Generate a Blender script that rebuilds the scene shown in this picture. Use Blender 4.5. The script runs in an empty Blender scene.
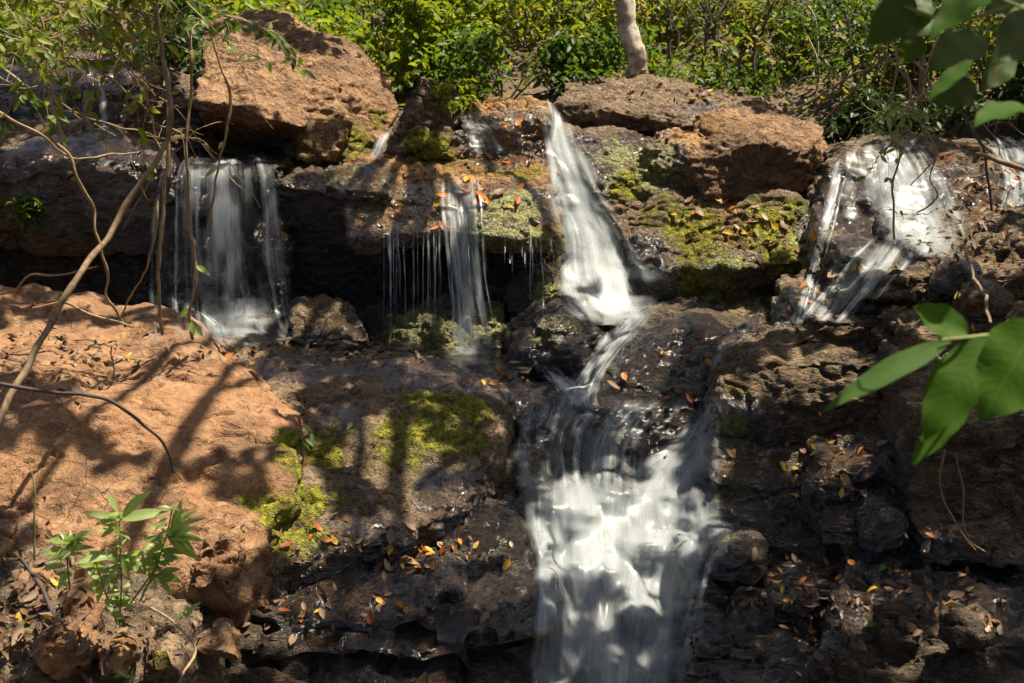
import bpy, bmesh, math, random
import numpy as np
from mathutils import Vector, Matrix, Quaternion

random.seed(7)
RNG = np.random.default_rng(7)
C = bpy.context.scene.collection
SC = bpy.context.scene

# ------------------------------------------------------------------ camera
F_PX = 1280.0
PITCH = math.radians(10.7)
cam_d = bpy.data.cameras.new('camera')
cam_d.sensor_width = 36.0
cam_d.lens = 45.0
cam_d.clip_start = 0.05
cam_d.clip_end = 500.0
cam = bpy.data.objects.new('camera', cam_d)
cam.location = (0, 0, 0)
cam.rotation_euler = (math.radians(90) - PITCH, 0, 0)
C.objects.link(cam)
SC.camera = cam
cam_d.dof.use_dof = True
cam_d.dof.focus_distance = 7.0
cam_d.dof.aperture_fstop = 5.6

# ------------------------------------------------------------------ world, sun, exposure
TO_SUN = Vector((0.32, 0.05, 0.94)).normalized()
w = bpy.data.worlds.new('World')
SC.world = w
w.use_nodes = True
nt = w.node_tree
nt.nodes.clear()
sky = nt.nodes.new('ShaderNodeTexSky')
sky.sky_type = 'NISHITA'
sky.sun_disc = False
sky.air_density = 0.75
sky.dust_density = 3.5
sky.sun_elevation = math.asin(TO_SUN.z)
sky.sun_rotation = math.atan2(TO_SUN.x, TO_SUN.y)
bg = nt.nodes.new('ShaderNodeBackground')
bg.inputs['Strength'].default_value = 0.05
wo = nt.nodes.new('ShaderNodeOutputWorld')
nt.links.new(sky.outputs[0], bg.inputs[0])
nt.links.new(bg.outputs[0], wo.inputs[0])
sun_d = bpy.data.lights.new('sun', 'SUN')
sun_d.energy = 5.0
sun_d.angle = math.radians(0.53)
sun_d.color = (1.0, 0.91, 0.76)
sun = bpy.data.objects.new('sun', sun_d)
sun.rotation_euler = (-TO_SUN).to_track_quat('-Z', 'Y').to_euler()
sun.location = TO_SUN * 40
C.objects.link(sun)
SC.view_settings.view_transform = 'Standard'
SC.view_settings.look = 'None'
SC.view_settings.exposure = 1.42
SC.view_settings.gamma = 1.0
SC.cycles.use_denoising = True
SC.cycles.use_adaptive_sampling = True
SC.cycles.adaptive_threshold = 0.03
SC.cycles.max_bounces = 6
SC.cycles.diffuse_bounces = 3
SC.cycles.glossy_bounces = 2
SC.cycles.transmission_bounces = 3
SC.cycles.transparent_max_bounces = 20
SC.cycles.sample_clamp_indirect = 4.0
SC.cycles.sample_clamp_direct = 12.0
SC.cycles.caustics_reflective = False
SC.cycles.caustics_refractive = False

# ------------------------------------------------------------------ helpers: pixels, noise
CP, SP = math.cos(PITCH), math.sin(PITCH)

def pxdir(px, py):
    u = (px - 512.0) / F_PX
    v = -(py - 341.5) / F_PX
    return Vector((u, CP + v * SP, -SP + v * CP))

def at(px, py, Y):
    d = pxdir(px, py)
    return d * (Y / d.y)

def to_px(p):
    f = p[1] * CP - p[2] * SP
    if f < 0.05:
        return None
    v = (p[1] * SP + p[2] * CP) / f
    return 512 + F_PX * p[0] / f, 341.5 - F_PX * v

def _hash(ix, iy, iz, seed):
    h = (ix.astype(np.uint32) * np.uint32(374761393) + iy.astype(np.uint32) * np.uint32(668265263)
         + iz.astype(np.uint32) * np.uint32(2147483647) + np.uint32((seed * 1274126177) & 0xffffffff))
    h = (h ^ (h >> np.uint32(13))) * np.uint32(1274126177)
    h = (h ^ (h >> np.uint32(16))) * np.uint32(2246822519)
    return h ^ (h >> np.uint32(15))

def vnoise(p, seed=0):
    """smooth value noise in -1..1"""
    i = np.floor(p).astype(np.int64)
    f = p - i
    f = f * f * f * (f * (f * 6 - 15) + 10)
    r = np.zeros(len(p))
    for a in (0, 1):
        wx = f[:, 0] if a else 1 - f[:, 0]
        for b in (0, 1):
            wy = f[:, 1] if b else 1 - f[:, 1]
            for c in (0, 1):
                wz = f[:, 2] if c else 1 - f[:, 2]
                h = _hash(i[:, 0] + a, i[:, 1] + b, i[:, 2] + c, seed)
                r += wx * wy * wz * (h.astype(np.float64) / 2147483648.0 - 1.0)
    return r

def fbm(p, oct=4, seed=0, gain=.5):
    a, s, r = 1.0, 1.0, np.zeros(len(p))
    for k in range(oct):
        r += a * vnoise(p * s + 17.3 * k, seed + k)
        a *= gain
        s *= 2.03
    return r

def cells(p, seed=0):
    """random value of the nearest feature point and the border distance (F2-F1)"""
    i = np.floor(p).astype(np.int64)
    f1 = np.full(len(p), 9.0); f2 = np.full(len(p), 9.0); val = np.zeros(len(p))
    for a in (-1, 0, 1):
        for b in (-1, 0, 1):
            for c in (-1, 0, 1):
                ix, iy, iz = i[:, 0] + a, i[:, 1] + b, i[:, 2] + c
                h = _hash(ix, iy, iz, seed)
                fx = ix + (h & np.uint32(1023)) / 1023.0
                fy = iy + ((h >> np.uint32(10)) & np.uint32(1023)) / 1023.0
                fz = iz + ((h >> np.uint32(20)) & np.uint32(1023)) / 1023.0
                d = np.sqrt((p[:, 0] - fx) ** 2 + (p[:, 1] - fy) ** 2 + (p[:, 2] - fz) ** 2)
                n = d < f1
                f2 = np.where(n, f1, np.minimum(f2, d))
                val = np.where(n, _hash(ix, iy, iz, seed + 5).astype(np.float64) / 4294967295.0, val)
                f1 = np.where(n, d, f1)
    return val, f2 - f1

def sstep(a, b, x):
    t = np.clip((x - a) / (b - a), 0, 1)
    return t * t * (3 - 2 * t)

# ------------------------------------------------------------------ helpers: objects
def tag(o, label=None, cat=None, group=None, kind=None):
    if label: o['label'] = label
    if cat: o['category'] = cat
    if group: o['group'] = group
    if kind: o['kind'] = kind
    return o

def link_mesh(name, me, mat=None, parent=None, loc=None):
    o = bpy.data.objects.new(name, me)
    C.objects.link(o)
    if mat is not None and len(me.materials) == 0:
        me.materials.append(mat)
    if loc is not None: o.location = loc
    if parent is not None: o.parent = parent
    return o

def empty(name, loc):
    o = bpy.data.objects.new(name, None)
    o.empty_display_size = 0.1
    o.location = loc
    C.objects.link(o)
    return o

def np_mesh(name, verts, faces, uvs=None, smooth=True, attrs=None):
    """verts (n,3), faces list/array of equal length polygons; uvs per vertex"""
    me = bpy.data.meshes.new(name)
    verts = np.asarray(verts, dtype=np.float32)
    faces = np.asarray(faces, dtype=np.int32)
    nf, k = faces.shape
    me.vertices.add(len(verts))
    me.vertices.foreach_set('co', verts.ravel())
    me.loops.add(nf * k)
    me.loops.foreach_set('vertex_index', faces.ravel())
    me.polygons.add(nf)
    me.polygons.foreach_set('loop_start', np.arange(0, nf * k, k, dtype=np.int32))
    me.polygons.foreach_set('loop_total', np.full(nf, k, dtype=np.int32))
    me.update(calc_edges=True)
    if uvs is not None:
        ul = me.uv_layers.new(name='UVMap')
        ul.data.foreach_set('uv', np.asarray(uvs, dtype=np.float32)[faces.ravel()].ravel())
    for nm, v in (attrs or {}).items():
        at_ = me.attributes.new(nm, 'FLOAT', 'POINT')
        at_.data.foreach_set('value', np.asarray(v, dtype=np.float32))
    me.polygons.foreach_set('use_smooth', np.full(nf, smooth))
    me.validate()
    return me

class Soup:
    """collects quads of several pieces of ONE mesh"""
    def __init__(s): s.v, s.f, s.n, s.a = [], [], 0, []
    def add(s, v, f, a=None, uv=None):
        v = np.asarray(v, dtype=np.float64); s.v.append(v); s.uv = uv; s.f.append(np.asarray(f, dtype=np.int64) + s.n); s.n += len(v)
        s.a.append(np.full(len(v), random.random() if a is None else a))
    def build(s, name, mat, parent=None, origin=None, smooth=True):
        v = np.concatenate(s.v); f = np.concatenate(s.f)
        base = np.zeros(3)
        if origin is not None: base = np.array(origin)
        uv = s.uv if getattr(s, 'uv', None) is not None and len(s.uv) == len(v) else None
        me = np_mesh(name, v - base, f, uv, smooth=smooth, attrs={'rnd': np.concatenate(s.a)})
        return link_mesh(name, me, mat, parent, None if (origin is None or parent is not None) else Vector(origin))

def spline(pts, n):
    """Catmull-Rom through rows of numbers"""
    P = np.asarray(pts, dtype=np.float64)
    P = np.vstack([2 * P[0] - P[1], P, 2 * P[-1] - P[-2]])
    t = np.linspace(0, len(pts) - 1, n)
    i = np.minimum(t.astype(int), len(pts) - 2)
    u = (t - i)[:, None]
    a, b, c, d = P[i], P[i + 1], P[i + 2], P[i + 3]
    return .5 * ((2 * b) + (c - a) * u + (2 * a - 5 * b + 4 * c - d) * u ** 2 + (3 * b - a - 3 * c + d) * u ** 3)

def tube(soup, pts, r0, r1, sides=6, n=None, wob=0.0, knots=0.0):
    pts = np.asarray([tuple(p) for p in pts], dtype=np.float64)
    n = n or max(4, len(pts) * 5)
    P = spline(pts, n) if len(pts) > 1 else pts
    if wob:
        P = P + wob * np.stack([fbm(P * 6 + k * 31.7, 2, k) for k in range(3)], 1)
    T = np.gradient(P, axis=0); T /= np.linalg.norm(T, axis=1)[:, None] + 1e-9
    up = np.array([0.3, 1, .2]); up = up / np.linalg.norm(up)
    A = np.cross(T, up); A /= np.linalg.norm(A, axis=1)[:, None] + 1e-9
    B = np.cross(T, A)
    R = np.linspace(r0, r1, n)
    if knots: R = R * (1 + knots * fbm(P * 14, 2, 3))
    ang = np.linspace(0, 2 * math.pi, sides, endpoint=False)
    V = (P[:, None, :] + R[:, None, None] * (np.cos(ang)[None, :, None] * A[:, None, :] + np.sin(ang)[None, :, None] * B[:, None, :])).reshape(-1, 3)
    Fq = []
    for i in range(n - 1):
        for j in range(sides):
            a = i * sides + j; b = i * sides + (j + 1) % sides
            Fq.append((a, b, b + sides, a + sides))
    soup.add(V, Fq)
    return P

def leaf_verts(L, W, rows=6, curl=.25, fold=.25, shape=.45, tip=1.0, wave=0.0):
    """a leaf blade along +X with its face to +Z, stem end at 0"""
    V = []
    for i in range(rows + 1):
        t = i / rows
        wd = W * .5 * (math.sin(math.pi * t ** (shape * 1.6)) ** .85 if 0 < t < 1 else 0.0)
        wd = max(wd, W * .012)
        z = -curl * L * t * t
        x = L * t * (1 - .25 * abs(curl) * t)
        wv = wave * W * math.sin(t * 17)
        for s in (-1, -.5, 0, .5, 1):
            V.append((x, s * wd, z + fold * abs(s) * wd + wv * abs(s)))
    Fq = []
    for i in range(rows):
        for j in range(4):
            a = i * 5 + j
            Fq.append((a, a + 1, a + 6, a + 5))
    return np.array(V), Fq

def frame_from(xdir, normal):
    x = Vector(xdir).normalized()
    z = Vector(normal)
    z = z - x * z.dot(x)
    if z.length < 1e-4:
        z = x.orthogonal()
    z.normalize()
    y = z.cross(x)
    return np.array([x, y, z])          # rows

def place_leaf(soup, base, xdir, normal, L, W, **k):
    v, f = leaf_verts(L, W, **k)
    soup.add(v @ frame_from(xdir, normal) + np.array(base), f)

# ------------------------------------------------------------------ materials
def new_mat(name):
    m = bpy.data.materials.new(name); m.use_nodes = True
    t = m.node_tree; t.nodes.clear()
    return m, t, t.nodes, t.links

def nd(t, typ, **kw):
    n = t.nodes.new(typ)
    for k, v in kw.items():
        if k.startswith('i_'):
            n.inputs[int(k[2:]) if k[2:].isdigit() else k[2:]].default_value = v
        else:
            setattr(n, k, v)
    return n

def mixc(t, fac, a, b, blend='MIX'):
    n = t.nodes.new('ShaderNodeMix'); n.data_type = 'RGBA'; n.blend_type = blend
    for s, v in ((0, fac), (6, a), (7, b)):
        if hasattr(v, 'links') or hasattr(v, 'is_linked'): t.links.new(v, n.inputs[s])
        else: n.inputs[s].default_value = (*v, 1) if isinstance(v, tuple) and len(v) == 3 else v
    return n.outputs[2]

def mth(t, op, a, b=None, c=None, clamp=False):
    n = t.nodes.new('ShaderNodeMath'); n.operation = op; n.use_clamp = clamp
    for s, v in enumerate((a, b, c)):
        if v is None: continue
        if hasattr(v, 'is_linked'): t.links.new(v, n.inputs[s])
        else: n.inputs[s].default_value = v
    return n.outputs[0]

def ramp(t, x, lo, hi):
    n = t.nodes.new('ShaderNodeMapRange'); n.interpolation_type = 'SMOOTHSTEP'
    t.links.new(x, n.inputs[0]); n.inputs[1].default_value = lo; n.inputs[2].default_value = hi
    return n.outputs[0]

def noise(t, co, scale, detail=6, rough=.6, dist=0.0):
    n = t.nodes.new('ShaderNodeTexNoise'); n.inputs['Scale'].default_value = scale
    n.inputs['Detail'].default_value = detail; n.inputs['Roughness'].default_value = rough
    n.inputs['Distortion'].default_value = dist
    t.links.new(co, n.inputs['Vector'])
    return n.outputs[0]

def scaled(t, co, sx, sy, sz):
    n = t.nodes.new('ShaderNodeMapping'); n.inputs['Scale'].default_value = (sx, sy, sz)
    t.links.new(co, n.inputs['Vector']); return n.outputs[0]

def rock_material(name, c1, c2, c3, dark, gloss=.55, bump=1.0, layered=0.0, moss_col=(.26, .245, .014), cracks=1.0, pale=1.0, pit=.85, stain=0.0):
    m, t, N, L = new_mat(name)
    co = N.new('ShaderNodeNewGeometry').outputs['Position']
    if layered: cob = scaled(t, co, 1, 1, 1 + 3 * layered)
    else: cob = co
    n1 = noise(t, co, 2.2, 2, .6)
    n2 = noise(t, cob, 9, 4, .72)
    n3 = noise(t, cob, 42, 3, .75)
    n4 = noise(t, co, 180, 1, .6)
    col = mixc(t, ramp(t, n1, .38, .62), c1, c2)
    col = mixc(t, ramp(t, n2, .44, .66), col, c3)
    vo = N.new('ShaderNodeTexVoronoi'); vo.inputs['Scale'].default_value = 26
    vo.feature = 'F1'; L.new(cob, vo.inputs['Vector'])
    col = mixc(t, mth(t, 'MULTIPLY', ramp(t, n3, .49, .64), pit), col, dark)       # pits and dirt
    crk = N.new('ShaderNodeTexVoronoi'); crk.feature = 'DISTANCE_TO_EDGE'; crk.inputs['Scale'].default_value = 4.2
    wv = N.new('ShaderNodeVectorMath'); wv.operation = 'ADD'; L.new(cob, wv.inputs[0])
    nz = N.new('ShaderNodeTexNoise'); nz.inputs['Scale'].default_value = 3.5; nz.inputs['Detail'].default_value = 2
    L.new(co, nz.inputs['Vector'])
    sc = N.new('ShaderNodeVectorMath'); sc.operation = 'SCALE'; sc.inputs['Scale'].default_value = .55
    L.new(nz.outputs['Color'], sc.inputs[0]); L.new(sc.outputs[0], wv.inputs[1]); L.new(wv.outputs[0], crk.inputs['Vector'])
    if stain:
        stn = ramp(t, noise(t, co, 1.7, 5, .7), .47, .62)
        col = mixc(t, mth(t, 'MULTIPLY', stn, stain), col, dark)
    crack = mth(t, 'SUBTRACT', 1.0, ramp(t, crk.outputs['Distance'], .0, .022))
    crack = mth(t, 'MULTIPLY', mth(t, 'MULTIPLY', crack, ramp(t, n1, .42, .58)), cracks)
    col = mixc(t, mth(t, 'MULTIPLY', crack, .8), col, dark)
    # wet film and moss come from per-vertex masks placed in the world
    aw = nd(t, 'ShaderNodeAttribute', attribute_name='wet').outputs['Fac']
    am = nd(t, 'ShaderNodeAttribute', attribute_name='moss').outputs['Fac']
    aa = nd(t, 'ShaderNodeAttribute', attribute_name='algae').outputs['Fac']
    wet = ramp(t, mth(t, 'ADD', aw, mth(t, 'MULTIPLY', mth(t, 'SUBTRACT', n2, .5), .9)), .30, .55)
    dry = mth(t, 'SUBTRACT', 1.0, wet)
    sp = ramp(t, n4, .60, .72)
    col = mixc(t, mth(t, 'MULTIPLY', mth(t, 'MULTIPLY', sp, .30 * pale), dry), col, (.42, .36, .28))                # pale grains
    lich = mth(t, 'MULTIPLY', ramp(t, noise(t, co, 5.5, 4, .8), .60, .68), mth(t, 'MULTIPLY', dry, .40 * pale))
    col = mixc(t, lich, col, (.24, .225, .19))
    wetc = mixc(t, 1.0, col, (.44, .36, .27), 'MULTIPLY')
    col = mixc(t, wet, col, wetc)
    alg = ramp(t, mth(t, 'ADD', aa, mth(t, 'MULTIPLY', mth(t, 'SUBTRACT', n2, .5), 1.1)), .35, .75)
    col = mixc(t, mth(t, 'MULTIPLY', alg, .85), col, mixc(t, ramp(t, n3, .4, .6), (.20, .085, .018), (.075, .07, .012)))
    mo = mth(t, 'ADD', am, mth(t, 'MULTIPLY', mth(t, 'SUBTRACT', noise(t, co, 12, 5, .85), .5), 2.6))
    mo = mth(t, 'MULTIPLY', mth(t, 'MULTIPLY', ramp(t, mo, .40, .85), ramp(t, am, .01, .35)), .92)
    mcol = mixc(t, ramp(t, noise(t, co, 30, 2, .7), .35, .68), (.085, .085, .010), moss_col)
    col = mixc(t, mo, col, mcol)
    b = N.new('ShaderNodeBsdfPrincipled')
    L.new(col, b.inputs['Base Color'])
    rg = mth(t, 'ADD', .88, mth(t, 'MULTIPLY', wet, -.78))
    rg = mth(t, 'ADD', rg, mth(t, 'MULTIPLY', n3, mth(t, 'MULTIPLY', wet, .08)))
    rg = mth(t, 'ADD', rg, mth(t, 'MULTIPLY', mo, .5), None, True)
    L.new(rg, b.inputs['Roughness'])
    L.new(mth(t, 'ADD', .3, mth(t, 'MULTIPLY', wet, .6)), b.inputs['Specular IOR Level'])
    L.new(mth(t, 'MULTIPLY', wet, mth(t, 'SUBTRACT', 1.0, mo)), b.inputs['Coat Weight'])
    b.inputs['Coat Roughness'].default_value = .07; b.inputs['Coat IOR'].default_value = 1.6
    h = mth(t, 'ADD', mth(t, 'MULTIPLY', n2, .034), mth(t, 'MULTIPLY', n3, mth(t, 'ADD', .018, mth(t, 'MULTIPLY', wet, .010))))
    h = mth(t, 'ADD', h, mth(t, 'MULTIPLY', n4, .004))
    h = mth(t, 'ADD', h, mth(t, 'MULTIPLY', crack, -.012))
    h = mth(t, 'ADD', h, mth(t, 'MULTIPLY', vo.outputs['Distance'], -.010 * bump))
    h = mth(t, 'ADD', h, mth(t, 'MULTIPLY', mo, mth(t, 'MULTIPLY', noise(t, co, 85, 1, .7), .022)))
    bp = N.new('ShaderNodeBump'); bp.inputs['Strength'].default_value = 1.0; bp.inputs['Distance'].default_value = 1.35 * bump
    L.new(h, bp.inputs['Height']); L.new(bp.outputs[0], b.inputs['Normal']); L.new(bp.outputs[0], b.inputs['Coat Normal'])
    o = N.new('ShaderNodeOutputMaterial'); L.new(b.outputs[0], o.inputs[0])
    return m

M = {}
M['tan'] = rock_material('tan_rock', (.225, .110, .046), (.145, .070, .031), (.275, .152, .070), (.075, .040, .020), cracks=.6, bump=.62, pit=.32, stain=.45)
M['red'] = rock_material('red_rock', (.24, .125, .054), (.16, .085, .040), (.30, .175, .083), (.060, .034, .018), cracks=.6, stain=.5)
M['brown'] = rock_material('brown_rock', (.130, .083, .042), (.078, .053, .028), (.21, .145, .08), (.026, .017, .011), pale=.5, layered=.5)
M['grey'] = rock_material('grey_brown_rock', (.14, .088, .046), (.08, .052, .029), (.22, .15, .085), (.028, .02, .013), cracks=.5)
M['amber'] = rock_material('amber_wet_rock', (.27, .135, .048), (.17, .088, .032), (.33, .20, .085), (.045, .024, .012), cracks=.5, pale=.4)
M['dark'] = rock_material('dark_wet_rock', (.070, .049, .027), (.040, .030, .018), (.125, .088, .048), (.011, .008, .006), pale=.3, bump=1.2, layered=1.0)
M['soil'] = rock_material('soil', (.12, .078, .042), (.075, .05, .028), (.16, .11, .06), (.035, .024, .015), cracks=0)

def leaf_material(name, cols, rough=.5, trans=.5, spots=0.0, spec=.25, veins=False):
    """foliage: colour varies from leaf to leaf with the 'rnd' attribute"""
    m, t, N, L = new_mat(name)
    r = nd(t, 'ShaderNodeAttribute', attribute_name='rnd').outputs['Fac']
    cr = N.new('ShaderNodeValToRGB')
    e = cr.color_ramp.elements
    while len(e) < len(cols): e.new(.5)
    for i, c in enumerate(cols):
        e[i].position = i / max(1, len(cols) - 1); e[i].color = (*c, 1)
    L.new(r, cr.inputs[0])
    col = cr.outputs[0]
    co = N.new('ShaderNodeNewGeometry').outputs['Position']
    if spots:
        col = mixc(t, mth(t, 'MULTIPLY', ramp(t, noise(t, co, 38, 5, .6), .60, .68), spots), col, (.16, .09, .02))
    col = mixc(t, mth(t, 'MULTIPLY', noise(t, co, 70, 4, .6), .35), col, tuple(c * .5 for c in cols[0]))
    vh = None
    if veins:
        sx = N.new('ShaderNodeSeparateXYZ'); L.new(N.new('ShaderNodeTexCoord').outputs['UV'], sx.inputs[0])
        side = mth(t, 'ABSOLUTE', mth(t, 'SUBTRACT', sx.outputs[1], .5))
        fr_ = mth(t, 'FRACT', mth(t, 'SUBTRACT', mth(t, 'MULTIPLY', sx.outputs[0], 11.0), mth(t, 'MULTIPLY', side, 4.2)))
        vn = mth(t, 'SUBTRACT', 1.0, ramp(t, mth(t, 'ABSOLUTE', mth(t, 'SUBTRACT', fr_, .5)), .03, .12))
        mid = mth(t, 'SUBTRACT', 1.0, ramp(t, side, .012, .035))
        vh = mth(t, 'MAXIMUM', mth(t, 'MULTIPLY', vn, .55), mid)
        col = mixc(t, mth(t, 'MULTIPLY', vh, .28), col, tuple(c * 1.9 for c in cols[0]))
    b = N.new('ShaderNodeBsdfPrincipled'); L.new(col, b.inputs['Base Color'])
    if vh is not None:
        bp = N.new('ShaderNodeBump'); bp.inputs['Strength'].default_value = .35; bp.inputs['Distance'].default_value = .002
        L.new(mth(t, 'SUBTRACT', noise(t, co, 60, 3, .5), vh), bp.inputs['Height']); L.new(bp.outputs[0], b.inputs['Normal'])
    b.inputs['Roughness'].default_value = rough; b.inputs['Specular IOR Level'].default_value = spec
    tr = N.new('ShaderNodeBsdfTranslucent')
    L.new(mixc(t, 1.0, col, (1.5, 1.5, .55), 'MULTIPLY'), tr.inputs[0])
    mx = N.new('ShaderNodeMixShader'); mx.inputs[0].default_value = trans
    L.new(b.outputs[0], mx.inputs[1]); L.new(tr.outputs[0], mx.inputs[2])
    o = N.new('ShaderNodeOutputMaterial'); L.new(mx.outputs[0], o.inputs[0])
    return m

M['leaf_lime'] = leaf_material('lime_leaves', [(.09, .135, .012), (.19, .23, .018), (.12, .17, .014), (.28, .28, .03)])
M['leaf_green'] = leaf_material('green_leaves', [(.035, .075, .012), (.06, .115, .016), (.10, .15, .02), (.05, .09, .014)])
M['leaf_dark'] = leaf_material('dark_leaves', [(.018, .04, .010), (.03, .06, .012), (.045, .08, .014)], trans=.3)
M['leaf_dry'] = leaf_material('dry_green_leaves', [(.13, .15, .025), (.22, .20, .045), (.24, .17, .06), (.09, .13, .02), (.17, .21, .03)])
M['leaf_plant'] = leaf_material('plant_leaves', [(.20, .29, .07), (.26, .35, .09), (.32, .38, .14)], rough=.42, spec=.5)
M['leaf_big'] = leaf_material('big_leaves', [(.042, .105, .008), (.06, .135, .010)], rough=.62, trans=.55, veins=True, spots=.75, spec=.15)
M['leaf_shade'] = leaf_material('broad_leaves', [(.04, .08, .014), (.06, .10, .018), (.05, .075, .014)], rough=.55, trans=.4, spots=.7, veins=True, spec=.2)
for nm, cs in (('orange', [(.36, .11, .018), (.46, .17, .02)]), ('yellow', [(.50, .30, .03), (.42, .27, .04)]),
               ('brown', [(.15, .075, .035), (.22, .12, .06)]), ('red', [(.25, .055, .022), (.32, .085, .03)]),
               ('pale', [(.40, .29, .17), (.34, .25, .17)]), ('green', [(.16, .23, .035), (.13, .20, .03)])):
    M['fall_' + nm] = leaf_material('fallen_leaf_' + nm, cs, rough=.5, trans=.25, spots=.35)
M['litter'] = leaf_material('leaf_litter', [(.07, .04, .024), (.14, .08, .045), (.10, .055, .03), (.24, .16, .10), (.09, .055, .035), (.20, .09, .03)], rough=.6, trans=.15)

def wood_material(name, a, b_, dark, sc=1.0):
    m, t, N, L = new_mat(name)
    co = N.new('ShaderNodeNewGeometry').outputs['Position']
    n1 = noise(t, co, 14 * sc, 6, .65); n2 = noise(t, scaled(t, co, 1, 1, .35), 60 * sc, 5, .7)
    col = mixc(t, ramp(t, n1, .4, .6), a, b_)
    col = mixc(t, mth(t, 'MULTIPLY', ramp(t, n2, .5, .66), .8), col, dark)
    b = N.new('ShaderNodeBsdfPrincipled'); L.new(col, b.inputs['Base Color']); b.inputs['Roughness'].default_value = .8
    bp = N.new('ShaderNodeBump'); bp.inputs['Strength'].default_value = .6; bp.inputs['Distance'].default_value = .006
    L.new(n2, bp.inputs['Height']); L.new(bp.outputs[0], b.inputs['Normal'])
    o = N.new('ShaderNodeOutputMaterial'); L.new(b.outputs[0], o.inputs[0])
    return m
M['vine'] = wood_material('vine_wood', (.20, .125, .06), (.13, .085, .042), (.05, .034, .02))
M['vine_pale'] = wood_material('pale_vine_wood', (.27, .19, .095), (.19, .13, .065), (.08, .055, .03))
M['vine_dark'] = wood_material('dark_twig_wood', (.06, .04, .028), (.045, .032, .022), (.02, .014, .01))
M['bark'] = wood_material('bark', (.52, .45, .35), (.26, .205, .15), (.06, .045, .033), .6)
M['bark_dark'] = wood_material('dark_bark', (.07, .05, .035), (.05, .036, .026), (.025, .018, .013), .7)
M['stem'] = wood_material('green_stem', (.12, .16, .03), (.16, .13, .04), (.09, .06, .03))

def water_material(name, su, sv, soft=.35, tint=(.52, .555, .55), seed=0.0, con=2.2):
    """silky falling water: UV u = metres across, v = metres along the flow"""
    m, t, N, L = new_mat(name)
    uv = N.new('ShaderNodeTexCoord').outputs['UV']
    mp = N.new('ShaderNodeMapping'); mp.inputs['Location'].default_value = (seed, seed * .37, 0)
    L.new(uv, mp.inputs['Vector']); uv = mp.outputs[0]
    a = noise(t, scaled(t, uv, su, sv, 1), 1.0, 4, .55, .35)
    b2 = noise(t, scaled(t, uv, su * .28, sv * 1.8, 1), 1.0, 4, .55, .6)
    c = noise(t, scaled(t, uv, su * 3.2, sv * .8, 1), 1.0, 3, .6, .2)
    s = mth(t, 'ADD', mth(t, 'MULTIPLY', a, .42), mth(t, 'ADD', mth(t, 'MULTIPLY', b2, .38), mth(t, 'MULTIPLY', c, .20)))
    dens = nd(t, 'ShaderNodeAttribute', attribute_name='dens').outputs['Fac']
    x = mth(t, 'ADD', mth(t, 'MULTIPLY', mth(t, 'SUBTRACT', s, .5), con), mth(t, 'SUBTRACT', dens, .5))
    al = ramp(t, x, -soft, soft)
    al = mth(t, 'MULTIPLY', al, nd(t, 'ShaderNodeAttribute', attribute_name='edge').outputs['Fac'])
    al = mth(t, 'MULTIPLY', al, .94)
    d = N.new('ShaderNodeBsdfDiffuse'); d.inputs[0].default_value = (*tint, 1)
    tl = N.new('ShaderNodeBsdfTranslucent'); tl.inputs[0].default_value = (*tint, 1)
    g = N.new('ShaderNodeBsdfGlossy'); g.inputs['Roughness'].default_value = .35; g.inputs[0].default_value = (1, 1, 1, 1)
    m1 = N.new('ShaderNodeMixShader'); m1.inputs[0].default_value = .45; L.new(d.outputs[0], m1.inputs[1]); L.new(tl.outputs[0], m1.inputs[2])
    m2 = N.new('ShaderNodeMixShader'); m2.inputs[0].default_value = .06; L.new(m1.outputs[0], m2.inputs[1]); L.new(g.outputs[0], m2.inputs[2])
    tp = N.new('ShaderNodeBsdfTransparent')
    mx = N.new('ShaderNodeMixShader'); L.new(al, mx.inputs[0]); L.new(tp.outputs[0], mx.inputs[1]); L.new(m2.outputs[0], mx.inputs[2])
    o = N.new('ShaderNodeOutputMaterial'); L.new(mx.outputs[0], o.inputs[0])
    return m
M['fall'] = water_material('falling_water', 18, .9, .5)
M['fall_thin'] = water_material('thin_falling_water', 34, .7, .30, seed=3.1)
M['cascade'] = water_material('cascade_water', 24, .8, .6, seed=7.7, con=1.6)
M['veil'] = water_material('veil_water', 16, .6, .62, seed=5.2, con=1.25)
M['foam'] = water_material('foam_water', 6, 3.5, .75, seed=1.3)

def pool_material():
    m, t, N, L = new_mat('pool_water')
    co = N.new('ShaderNodeNewGeometry').outputs['Position']
    b = N.new('ShaderNodeBsdfPrincipled'); b.inputs['Base Color'].default_value = (.035, .028, .02, 1)
    b.inputs['Roughness'].default_value = .06; b.inputs['IOR'].default_value = 1.33
    bp = N.new('ShaderNodeBump'); bp.inputs['Strength'].default_value = .35; bp.inputs['Distance'].default_value = .02
    L.new(noise(t, co, 11, 4, .55), bp.inputs['Height']); L.new(bp.outputs[0], b.inputs['Normal'])
    o = N.new('ShaderNodeOutputMaterial'); L.new(b.outputs[0], o.inputs[0])
    return m
M['pool'] = pool_material()

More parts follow.
